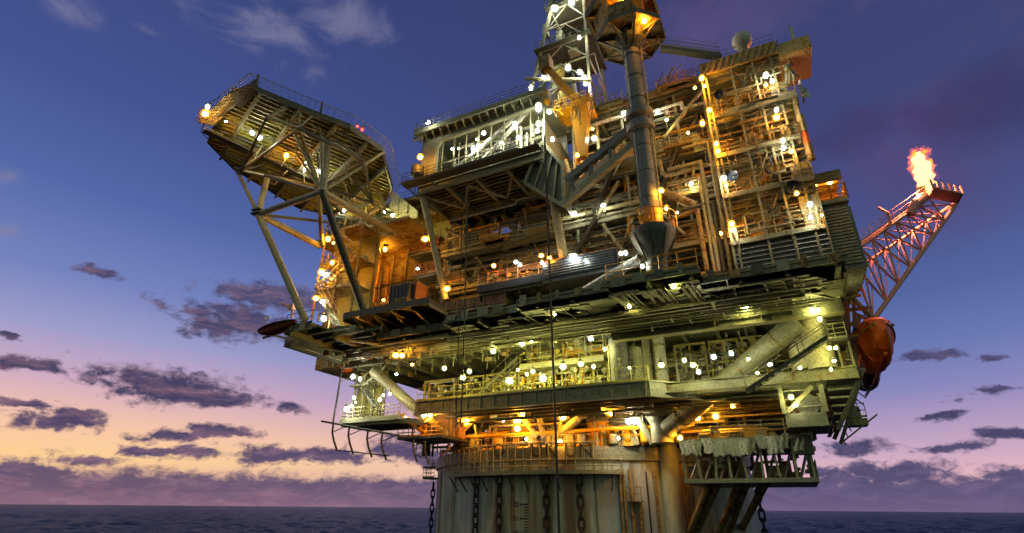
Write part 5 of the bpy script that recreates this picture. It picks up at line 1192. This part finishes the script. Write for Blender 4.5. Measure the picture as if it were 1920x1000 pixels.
ld_ = bpy.data.lights.new('flame_light', 'POINT'); ld_.energy = 30000; ld_.color = (1, .26, .13); ld_.shadow_soft_size = 1.0
lo_ = bpy.data.objects.new('flame_light', ld_); COL.objects.link(lo_); lo_.location = L2W(tipx[0]-.1, tipx[1], tipx[2]+2.6)-Vector(fl_['_o']); lo_.parent = fl_

# ------------------------------------------------------------------ lifeboats
def boat(name, label, c, L, W, H, yaw, mt, tilt=0, canopy=True, cat='lifeboat'):
    t = thing(name, label, cat, c); m = MB(); vs = []; n = 30; K = 26
    ca_, sa_ = cos(yaw), sin(yaw); 
    def T(x, y, z):
        x2 = x*cos(tilt)-z*sin(tilt); z2 = x*sin(tilt)+z*cos(tilt); return (c[0]+x2*ca_-y*sa_, c[1]+x2*sa_+y*ca_, c[2]+z2)
    for k in range(K+1):
        f = k/K; x = (f-.5)*L; w = (sin(PI*min(max(f*.94+.03, 0), 1)))**.55
        for i in range(n):
            u = 2*PI*i/n; yy = cos(u); z_ = sin(u)
            yy = (abs(yy)**.7)*(1 if yy > 0 else -1); z_ = (abs(z_)**.8)*(1 if z_ > 0 else -1)
            up = H*.45 if canopy else H*.12
            vs.append(T(x, yy*W/2*w*(1 if z_ > -.2 else .8), z_*(up if z_ > 0 else H*.55)*w))
    f = [(k*n+i, (k+1)*n+i, (k+1)*n+(i+1) % n, k*n+(i+1) % n) for k in range(K) for i in range(n)]
    f += [tuple(range(n)), tuple(range(K*n, (K+1)*n))[::-1]]
    m.add(vs, f).build('hull', mt, t, True)
    m = MB()                                            # gunwale fender
    for k in range(K):
        for s in (-1, 1):
            def P(kk): ff = kk/K; ww = (sin(PI*min(max(ff*.94+.03, 0), 1)))**.55; return T((ff-.5)*L, s*W/2*ww*1.02, 0)
            m.tube(P(k), P(k+1), .07, 6)
    m.build('fender', 'dark' if mt != 'orange' else 'cream', t, True)
    MB().beam(T(-L*.38, 0, -H*.56), T(L*.38, 0, -H*.56), .12, .2).build('keel', mt, t)
    if canopy:
        wh_ = MB().ball(T(L*.2, 0, H*.42), W*.2, 10, 7).build('wheelhouse', mt, t, True)
        m = MB()
        for k in range(5):
            for s in (-1, 1): p = T((-.25+k*.12)*L, s*W*.44, H*.2); MB().ball(p, .16, 8, 5).build('window', 'dark', t, True)
        m = None
        for k in range(9):
            f = .1+k*.1
            for s in (-1, 1):
                ww = (sin(PI*min(max(f*.94+.03, 0), 1)))**.55; pp = T((f-.5)*L, s*W/2*ww*1.0, H*.1); MB().beam(T((f-.52)*L, s*W*.5*ww*.99, H*.14), T((f-.49)*L, s*W*.5*ww*.99, H*.14), .06, .12).build('reflective_tape', 'white', t)
        for k in range(1, 6):
            f = k/6; ww = (sin(PI*(f*.94+.03)))**.55; ring = MB(); pr = None
            for i in range(19):
                u = 2*PI*i/18; yy = (abs(cos(u))**.7)*(1 if cos(u) > 0 else -1); z_ = (abs(sin(u))**.8)*(1 if sin(u) > 0 else -1)
                q_ = T((f-.5)*L, yy*W/2*ww*(1.01 if z_ > -.2 else .81), z_*(H*.45 if z_ > 0 else H*.55)*ww*1.01)
                if pr: ring.tube(pr, q_, .035, 4)
                pr = q_
            ring.build('seam', mt, t, True)
        for k in (-.3, .3):
            m = MB().tube(T(k*L, 0, H*.4), T(k*L, 0, H*.75), .06, 6); m.build('lifting_hook', 'grey', t)
    return t
c = fp(1636, 648, -17.5)
boat('lifeboat', 'big orange enclosed lifeboat hanging at the right edge under the davit', c, 8.5, 2.75, 3.4, TH+radians(66), 'orange', radians(-7))
c2 = fp(1622, 700, -11)
boat('lifeboat', 'darker orange lifeboat half hidden behind and below the big one', c2, 8.0, 2.3, 2.6, TH+radians(64), 'red')
t = thing('lifeboat_davit', 'rust red davit frame holding the orange lifeboats at the right edge', 'davit', fp(1600, 600, -19))
for (xa, ya, xb, yb, w) in ((1586, 560, 1594, 700, .42), (1612, 592, 1597, 640, .34), (1588, 582, 1632, 577, .25), (1600, 587, 1642, 606, .22), (1575, 690, 1600, 700, .4), (1600, 560, 1606, 690, .25), (1586, 620, 1604, 600, .2), (1588, 660, 1606, 640, .2)): MB().beam(fp(xa, ya, -19), fp(xb, yb, -19), w, w).build('arm', 'brown', t)
for px, py in ((1592, 552), (1602, 545), (1598, 556)): p = fp(px, py, -19.3); MB().beam((p[0]-.6, p[1], p[2]), (p[0]+.6, p[1], p[2]), .2, .2).build('sheave', 'orange', t)
MB().tube(fp(1612, 665, -20), fp(1605, 715, -20), .09, 6).build('painter_line', 'orange', t)
MB().tube(fp(1620, 585, -18), fp(1625, 640, -18), .04, 5).build('fall_wire', 'dark', t)
for pts in (((1588, 735), (1600, 715)), ((1575, 740), (1606, 752))): MB().beam(fp(pts[0][0], pts[0][1], -20), fp(pts[1][0], pts[1][1], -20), .4, .3).build('foot_beam', 'brown', t)
# left rescue boat
c = fp(520, 612, -35.6)
boat('rescue_boat', 'small dark red open rescue boat on a cradle at the far left deck tip', c, 4.2, 1.5, 1.3, radians(4), 'red', radians(8), False, 'rescue boat')
t = thing('rescue_boat_davit', 'small orange davit arm above the rescue boat at the left tip', 'davit', fp(545, 592, -34))
MB().path([fp(547, 596, -34), fp(549, 578, -34), fp(528, 570, -34)], .12, 6).build('arm', 'boom', t, True); MB().box(*[fp(543, 580, -34)[0], fp(551, 580, -34)[0]], -34.2, -33.8, fp(545, 582, -34)[2], fp(545, 572, -34)[2]).build('winch', 'boom', t)
MB().path([fp(498, 602, -34), fp(497, 592, -34), fp(506, 596, -34)], .07, 6).build('hook', 'white', t)
MB().beam(fp(508, 628, -34), fp(560, 640, -33), .12, .18).build('cradle_beam', 'cream', t); MB().beam(fp(510, 622, -34), fp(545, 622, -33), .1, .25).build('cradle_beam', 'dark', t)
c = fp(652, 682, -22)
boat('lifeboat', 'dark red lifeboat hull just visible under the left end of the main deck', c, 4.2, 2.2, 1.6, radians(-52), 'orange', 0, True)

# ------------------------------------------------------------------ left low level platform with stair, mast and curved fenders
zl_ = Fb(700, 778, -24)[2]
lp = thing('embarkation_platform', 'green white lit landing platform with lamps low on the left side', 'platform', Fb(640, 778, -24))
x0, x1 = Fb(640, 778, -24)[0], Fb(748, 790, -24)[0]
MB().box(x0, x1, -24, -19, zl_-.6, zl_-.3).build('floor', 'dark', lp); MB().box(x0, x1, -24.1, -24.02, zl_-.65, zl_-.3).build('toe_plate', 'grey', lp)
for k in range(8): b=-23.8+k*.6; MB().ibeam((x0, b, zl_-.8), (x1+2, b, zl_-.8), .12, .3).build('floor_beam', 'olive', lp)
MB().rail((x0, -24, zl_-.3), (x1, -24, zl_-.3), 1.2, .8, .04, 2).build('railing', 'cream', lp); MB().rail((x0, -24, zl_-.3), (x0, -19, zl_-.3), 1.2, .8, .04, 2).build('railing', 'cream', lp)
z2 = Fb(680, 722, -23)[2]
MB().box(Fb(655, 722, -23)[0], Fb(690, 722, -23)[0], -23, -20, z2, z2+.12).build('upper_landing', 'cream', lp)
for px in (664, 680, 700, 720): a = Fb(px, 750, -22)[0]; MB().beam((a, -22, zl_-.3), (a, -22, ZM-1), .2, .2).build('post', 'cream', lp)
MB().box(Fb(668, 750, -21)[0], Fb(715, 750, -21)[0], -21, -20.8, zl_-.2, z2+2).build('back_panel', 'ylpale', lp)
flight(Fb(682, 728, -23.4), Fb(716, 776, -23.4), .8).build('stair_flight', 'dark', lp); flight(Fb(726, 690, -22.6), Fb(686, 724, -22.6), .8).build('stair_flight', 'grey', lp)
MB().tube(Fb(700, 695, -23), Fb(800, 785, -22), .55, 16).build('raking_tube', 'cream', lp, True); MB().tube(Fb(800, 785, -22), Fb(835, 815, -19.5), .5, 16).build('raking_tube', 'cream', lp, True)
x2, x3 = Fb(745, 820, -22)[0], Fb(830, 825, -22)[0]; z3 = Fb(780, 818, -22)[2]
MB().box(x2, x3, -22, -17, z3-.25, z3).build('low_floor', 'dark', lp); MB().rail((x2, -22, z3), (x3, -22, z3), 1.2, .7, .05, 2).build('low_railing', 'yellow', lp)
MB().box(x2+.3, x3, -18.2, -18, z3, z3+3.2).build('low_back_panel', 'yellow', lp)
flight(Fb(750, 775, -22.2), Fb(795, 812, -22.2), .8).build('stair_flight', 'yellow', lp)
risers(lp, 14, x2, x3+1, -21.5, -18.5, z3, 18.5, ['yellow', 'cream', 'rust'], .05, .13)
fr = thing('fender_frame', 'thin dark mast and curved fender ribs hanging below the low left platform', 'frame', Fb(640, 800, -25))
MB().tube(Fb(642, 688, -25), Fb(624, 796, -25), .1, 6).build('mast', 'black', fr); MB().tube(Fb(603, 790, -25), Fb(750, 817, -25), .11, 6).build('upper_rail', 'dark', fr); MB().tube(Fb(628, 844, -25), Fb(728, 855, -25), .06, 6).build('lower_rail', 'dark', fr)
for i, px in enumerate((625, 655, 690, 717, 776, 798)):
    y0 = 795+(px-625)*.19; s = 1 if i < 4 else .85
    pts = [Fb(px+dxx*s, y0+dy*s, -25 if i < 4 else -22) for dxx, dy in ((0, 0), (-2, 16), (1, 32), (7, 50))]
    MB().path(pts, .1, 6).build('curved_rib', 'dark', fr, True)
    MB().tube(pts[1], Fb(px+26*s, y0+4, -25 if i < 4 else -22), .05, 5).build('rib_stay', 'dark', fr)
MB().tube(Fb(640, 716, -25), Fb(662, 706, -24), .04, 5).build('mast_stay', 'dark', fr); MB().tube(Fb(780, 853, -22), Fb(805, 862, -22), .05, 5).build('lower_rail', 'dark', fr)
# orange kit under main deck left
t = thing('underdeck_winch', 'amber lit winch frame hanging under the left tip of the main deck', 'winch', Fb(640, 655, -29))
for (xa, ya, xb, yb) in ((606, 640, 632, 665), (618, 640, 638, 662), (632, 636, 632, 668), (643, 640, 640, 665), (600, 636, 680, 634)): MB().beam(Fb(xa, ya, -29), Fb(xb, yb, -29), .16, .16).build('frame_bar', 'yellow', t)
for k in range(9): p = Fb(U(652, 682), U(640, 665), -28.5); MB().tube(p, (p[0]+U(-.4, .4), p[1], p[2]-U(.3, .9)), U(.08, .2), 8).build('hydraulic_ram', random.choice(['yellow', 'rust']), t)
m = MB(); p = Fb(660, 660, -28.3); m.tube((p[0]-.5, p[1], p[2]), (p[0]+.5, p[1], p[2]), .4, 12).build('drum', 'yellow', t, True)

# ------------------------------------------------------------------ right low level box and hanging boom
A, B = Fb(1465, 745, -24.5), Fb(1556, 800, -24.5); zt5 = 18.0; zb5 = Fb(1510, 800, -24.5)[2]
t = thing('hanging_equipment_bay', 'grey framed equipment bay hanging under the right end of the lower deck', 'equipment bay', A)
x0, x1 = A[0], B[0]
MB().box(x0, x1, -24.5, -20, zb5, zb5+.9).build('floor_box', 'greyplate', t)
for a in (x0, x1): MB().beam((a, -24.4, zb5+.9), (a, -24.4, 18), .3, .3).build('post', 'grey', t)
MB().beam((x0+.2, -24.4, zb5+1), (x1-.5, -24.4, 17.9), .28, .28).build('brace', 'cream', t)
MB().box(x0, x1, -20.5, -20.3, zb5+.9, 18).build('back_panel', 'dark', t)
MB().tube((x1-1, -23.5, (zb5+18.5)/2), (x1-1, -22, (zb5+18.5)/2), .75, 18).build('drum', 'grey', t, True)
for z in (.45, 1.0, 1.6): MB().tube((x0, -24.3, zb5+.9+z), (x1, -24.3, zb5+.9+z), .04, 5).build('rail', 'grey', t)
risers(t, 10, x0, x1, -23.5, -21, zb5+.9, 18, gy, .05, .15)
fxa = Fb(1556, 740, -24)[0]; t = thing('tapered_overhang', 'dark slanted braced overhang at the right end of the lower deck', 'overhang', (fxa, -23, 19))
for k in range(7): z = 18.8-k*.55; MB().box(fxa, 28.3-k*.35, -23.5, -18, z, z+.12).build('slat', 'grey', t)
for b in (-23.6, -18): MB().beam((28.4, b, 19), (fxa, b, 15), .25, .3).build('edge_beam', 'dark', t)
t = thing('hanging_boom', 'thin dark lattice boom hanging down from the right corner of the lower deck', 'boom', Fb(1606, 730, -24))
A, B = Fb(1610, 722, -24), Fb(1576, 832, -24)
MB().beam(A, B, .22, .22).build('chord', 'black', t); MB().beam((A[0]+.6, A[1], A[2]-2), B, .1, .1).build('chord', 'dark', t)
for k in range(9): p = lerp3(A, B, k/9); MB().beam(p, (p[0]+.5*(1-k/9), p[1], p[2]-.5), .07, .07).build('lattice_bar', 'black', t)
MB().tube(Fb(1598, 795, -23), Fb(1560, 770, -23), .06, 5).build('stay', 'dark', t); MB().tube(Fb(1590, 800, -23), Fb(1555, 798, -23), .06, 5).build('stay', 'dark', t)
A = Fb(1606, 778, -21); t = thing('navigation_aid_box', 'pale green lit box standing out at the right end below the lifeboats', 'box', A)
MB().box(A[0]-.7, A[0]+.6, -21, -19.5, A[2]-.7, A[2]-.25).build('base', 'ylpale', t); MB().box(A[0]-.6, A[0]+.3, -20.9, -19.6, A[2]-.2, A[2]+.6).build('lantern_housing', 'white', t); MB().rail((A[0]-.7, -21, A[2]-.2), (A[0]+.6, -21, A[2]-.2), 1.0, .4, .03).build('railing', 'ylpale', t)
MB().tube((A[0], -20.5, A[2]-.3), (A[0]-.2, -20.5, 19), .1, 6).build('stem', 'cream', t)
# stair flights at the right edge between decks
t = thing('edge_stair', 'dark open tread stair ladder on the right edge beside the davit', 'stair', Fb(1560, 640, -23))
for (xa, ya, xb, yb) in ((1553, 545, 1575, 640),): 
    A, B = Fb(xa, ya, -24), Fb(xb, yb, -24); m = MB()
    for k in range(22): c = lerp3(A, B, k/21); m.box(c[0]-.55, c[0]+.45, -24.2, -23.6, c[2], c[2]+.07)
    m.build('treads', 'dark', t)
    for s in (-.6, .5): MB().beam((A[0]+s, -24, A[2]), (B[0]+s, -24, B[2]), .1, .25).build('stringer', 'dark', t)
for (xa, ya, xb, yb) in ((1545, 640, 1590, 640), (1545, 545, 1600, 545), (1575, 505, 1612, 500), (1560, 440, 1600, 440)):
    A, B = Fb(xa, ya, -24), Fb(xb, yb, -24); MB().box(A[0], B[0], -24.4, -21, A[2]-.15, A[2]).build('landing', 'dark', t); MB().rail((A[0], -24.4, A[2]), (B[0], -24.4, A[2]), 1.1, .7, .04, 2).build('railing', 'grey', t)
for px in (1548, 1568, 1590): A = Fb(px, 640, -23.5); MB().beam((A[0], -23.5, A[2]-2.8), (A[0], -23.5, A[2]+10), .16, .2).build('post', 'olive', t)
risers(t, 12, Fb(1550, 500, -22)[0], Fb(1585, 500, -22)[0], -22.5, -21, ZM, 32, ['dark', 'cream', 'grey', 'ylpale'], .05, .14)
for k in range(8): a = Fb(U(1548, 1585), 500, -22)[0]; z = U(ZM, 31); MB().box(a, a+U(.3, .9), -22.4, -21.6, z, z+U(.4, 1.2)).build('equipment_box', random.choice(['cream', 'ylpale', 'grey', 'white']), t)
t = thing('edge_whip_aerials', 'thin whip aerials standing on the right edge above the landing', 'aerials', Fb(1590, 450, -23))
for x, y in ((1588, 405), (1597, 412), (1603, 425)): MB().tube(Fb(x+6, 470, -23), Fb(x, y, -23), .03, 4).build('aerial', 'grey', t)


# ------------------------------------------------------------------ wires
def wire(label, pts, r):
    t = thing('hoist_wire', label, 'wire', Fb(*pts[0]), 'black wires hanging in front of the platform'); MB().path([Fb(*p) for p in pts], r, 6).build('rope', 'black', t)
wire('thick black wire hanging from the drilling module past the hull centre', [(1021, 255, -33), (1029, 470, -33), (1040, 760, -33), (1049, 1010, -33)], .085)
wire('thin black wire, left of the close pair on the left side', [(868, 345, -33.5), (862, 560, -33.5), (854, 830, -33.5)], .04)
wire('thin black wire, right of the close pair on the left side', [(876, 345, -33.4), (872, 560, -33.4), (864, 800, -33.4)], .055)
wire('very fine wire left of the close pair of black wires', [(846, 400, -33.2), (848, 560, -33.2), (840, 860, -33.2)], .02)

# ------------------------------------------------------------------ lamps
PROTO = {}
def proto(c):
    if c in PROTO: return PROTO[c]
    b = MB().ball((0, 0, 0), .72, 8, 5); h = MB().lathe((0, 0, 1.0), [(.95, 0), (.8, .5), (.3, 1.0), (.12, 1.05), (.12, 2.4)], 8)
    ms = []
    for nm, mb, mt in (('bulb', b, ML[c]), ('halo_globe', MB().ball((0, 0, 0), 1.35, 12, 8, (1, 1, 1)), MG[c]), ('housing', h, MT['dark'])):  # the outer globe is an added halo of glow, not a lantern part
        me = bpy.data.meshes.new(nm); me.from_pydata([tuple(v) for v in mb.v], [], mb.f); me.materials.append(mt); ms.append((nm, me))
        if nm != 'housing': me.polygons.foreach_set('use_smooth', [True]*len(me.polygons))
    PROTO[c] = ms; return ms
CN = {'W': 'white', 'O': 'amber', 'Y': 'yellow green', 'R': 'red'}
ORD = ['first', 'second', 'third', 'fourth', 'fifth', 'sixth', 'seventh', 'eighth', 'ninth', 'tenth', 'eleventh', 'twelfth', 'thirteenth', 'fourteenth', 'fifteenth', 'sixteenth', 'seventeenth', 'eighteenth', 'nineteenth', 'twentieth', 'twenty first', 'twenty second', 'twenty third', 'twenty fourth']
Z = {  # a few of the small lamps are added to lighten dark areas
 'under the helideck': ('z', 41.9, [(385,214,'O',9),(389,201,'W',7),(473,250,'W',7),(487,259,'W',7),(537,292,'O',7),(573,317,'W',7),(599,321,'W',7),(424,228,'W',3)]),
 'on the helideck edge': ('z', 43.6, [(670,237,'R',4),(679,243,'R',5),(716,280,'R',2),(692,258,'R',2)]),
 'beside the white wind wall': ('b', -26.5, [(724,397,'Y',8),(736,404,'Y',6),(640,398,'W',8),(680,403,'O',5)]),
 'in the left stair tower': ('b', -31.9, [(615,449,'O',8),(625,456,'W',4),(623,493,'W',6),(603,511,'O',8),(611,516,'W',6),(592,560,'O',8),(605,566,'W',7),(607,598,'W',8),(645,395,'W',5)]),
 'on the amber block wall': ('b', -24.6, [(666,463,'W',6),(678,469,'W',6),(664,479,'O',8),(722,468,'O',7),(657,513,'W',6),(656,532,'O',8),(719,563,'W',4)]),
 'between the block and the columns': ('b', -28.2, [(797,449,'O',9),(783,504,'W',4),(838,542,'O',8)]),
 'under the left of the main deck': ('b', -29.5, [(632,632,'W',5),(670,637,'O',6),(742,667,'O',8),(754,667,'O',8),(773,684,'O',4)]),
 'under the main deck right, partly added fill': ('z', 23.6, [(1398,577,'Y',9),(1180,575,'Y',6),(1263,538,'Y',7),(1040,590,'Y',5)]),  # the two leftmost lamps are added to light the dark deck underside
 'on the low left landing': ('b', -24.8, [(662,707,'W',7),(675,711,'W',6),(664,746,'W',6),(650,768,'W',9),(667,755,'W',3),(659,761,'W',4),(712,750,'Y',6),(719,741,'W',4),(731,739,'W',5),(743,702,'W',4)]),
 'by the low yellow stair': ('b', -22.6, [(760,783,'W',4),(796,778,'W',7),(807,779,'O',7)]),
 'on the lower deck left half': ('b', -25.7, [(833,691,'W',7),(868,709,'W',7),(880,697,'W',7),(925,659,'W',7),(979,645,'W',9),(981,636,'W',6),(997,640,'W',6)]),
 'in the centre of the lower deck': ('b', -24.4, [(1032,636,'Y',6),(1043,637,'W',5),(1108,636,'W',7),(1134,655,'W',6),(1056,688,'Y',8),(1089,683,'Y',8),(1113,688,'W',6),(955,715,'Y',11),(1018,710,'Y',11),(971,694,'W',4),(988,702,'W',5),(999,697,'Y',7)]),
 'on the lower deck right half': ('b', -25.6, [(1240,685,'W',8),(1283,676,'W',7),(1300,685,'W',7),(1310,698,'W',7),(1338,670,'W',7),(1371,663,'W',7),(1403,674,'W',5),(1444,684,'W',6),(1180,690,'Y',3),(1500,690,'Y',6),(1420,700,'Y',4)]),
 'around the right corner leg': ('b', -25.6, [(1555,653,'W',6),(1567,653,'W',6),(1558,693,'W',5),(1564,677,'W',5),(1523,581,'W',6),(1534,581,'W',6),(1537,599,'W',8),(1525,527,'W',5),(1577,490,'W',9),(1580,549,'W',6)]),
 'in the hanging equipment bay': ('b', -25, [(1483,745,'Y',7),(1493,760,'W',4)]),
 'over the hull top': ('b', -18.7, [(875,791,'O',7),(970,790,'O',7),(981,776,'O',7),(970,804,'O',6),(1055,783,'O',7),(1145,774,'O',7),(1179,791,'W',6),(1189,790,'W',6),(1275,822,'O',6),(1308,784,'O',7),(1342,781,'O',7),(944,789,'W',3),(1374,762,'O',4),(1160,822,'W',3),(1050,828,'O',5),(987,823,'W',3)]),
 'on the central laydown platform rail': ('b', -30.6, [(926,499,'O',6),(967,492,'W',6),(975,497,'W',6),(1015,480,'O',6),(1016,493,'W',5),(1030,484,'O',6),(1075,485,'W',12),(1098,489,'W',4)]),
 'near the crane pedestal foot': ('b', -32.6, [(1164,476,'W',6),(1173,475,'W',6),(1204,500,'W',6),(1250,391,'O',7),(1240,358,'O',8),(1270,399,'W',4)]),
 'on the dark middle decks': ('b', -27.3, [(1077,401,'W',7),(1131,386,'W',6),(1296,345,'W',7),(1351,438,'W',6),(1114,260,'W',8),(1170,213,'W',7),(1233,210,'W',7),(1083,291,'W',6),(1111,242,'W',4),(1250,225,'Y',4),(1290,250,'Y',4)]),
 'on the left corner of the drilling module': ('b', -31.6, [(788,295,'O',8),(804,229,'W',4),(801,232,'W',3)]),
 'in the opening of the drilling module': ('b', -30.2, [(907,250,'W',6),(895,262,'W',4),(887,279,'W',7),(897,274,'W',6),(860,279,'W',3),(848,280,'W',4),(966,233,'W',7),(973,259,'W',7),(1010,233,'W',7),(1008,246,'W',6),(940,268,'W',4),(1036,262,'W',6),(915,300,'W',4)]),
 'at the drilling module top corner': ('b', -31.2, [(1010,203,'W',12),(1030,210,'W',7)]),
 'on the drilling derrick': ('b', -24.8, [(1040,17,'W',9),(1072,5,'W',9),(1086,71,'W',6),(1020,145,'W',8),(996,166,'W',8),(1065,128,'W',9),(1087,136,'W',7),(1095,145,'W',6),(1098,158,'W',6)]),
 'inside the amber balcony': ('b', -27.2, [(1556,342,'O',9),(1530,345,'O',8)]),
 'in the crane cab': ('b', -33.4, [(1170,3,'O',9),(1208,40,'O',9),(1150,20,'O',5)]),
 'on the stair tower': ('b', -30.7, [(1316,147,'O',8),(1321,162,'W',6),(1303,165,'W',5),(1436,142,'W',8),(1448,153,'W',7),(1436,160,'O',6),(1330,207,'O',8),(1317,232,'O',8),(1343,270,'O',8),(1346,284,'O',7),(1456,207,'W',7),(1456,221,'O',8),(1468,264,'W',7),(1469,278,'W',7),(1484,284,'O',7),(1357,335,'W',8),(1361,347,'W',6),(1494,363,'O',6),(1519,384,'W',8),(1520,408,'W',7),(1541,404,'W',4),(1372,420,'O',8),(1375,432,'W',7)]),
}
for zone, (ty, v, L_) in Z.items():
    if 'lower deck' in zone or zone == 'around the right corner leg': L_ = [(x, y, 'Y' if c == 'W' and (x*7+y) % 4 else c, r) for x, y, c, r in L_]
    elif zone in ('on the stair tower', 'on the dark middle decks', 'in the left stair tower', 'on the amber block wall'): L_ = [(x, y, 'O' if c == 'W' and r < 7 and (x+y) % 3 < 2 else c, r) for x, y, c, r in L_]
    for c in 'WOYR':
        s_ = sorted([l for l in L_ if l[2] == c])
        for i, (px, py, cl, r) in enumerate(s_):
            p = Fz(px, py, v) if ty == 'z' else Fb(px, py, v)
            rad = r*.66*(1.55 if zone == 'over the hull top' else 1)/F*depth(p)
            n = len(s_); big = 'large' if r >= 9 else 'small' if r <= 4 else 'round'
            pos = 'the only one' if n == 1 else '%s of %d from left' % (ORD[i], n)
            t = thing('floodlight', '%s lamp %s, %s' % (CN[cl], zone, pos), 'lamp', p, 'lamps glowing all over the platform')
            t.scale = (rad*U(.85, 1.3), rad*U(.85, 1.2), rad*U(.8, 1.1))
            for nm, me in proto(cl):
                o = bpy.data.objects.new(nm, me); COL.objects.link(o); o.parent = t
for o in list(bpy.data.objects):
    for k in ('_o', '_r'):
        if k in o.keys(): del o[k]
    if o.type == 'EMPTY' and not o.children and o.get('category'): bpy.data.objects.remove(o)
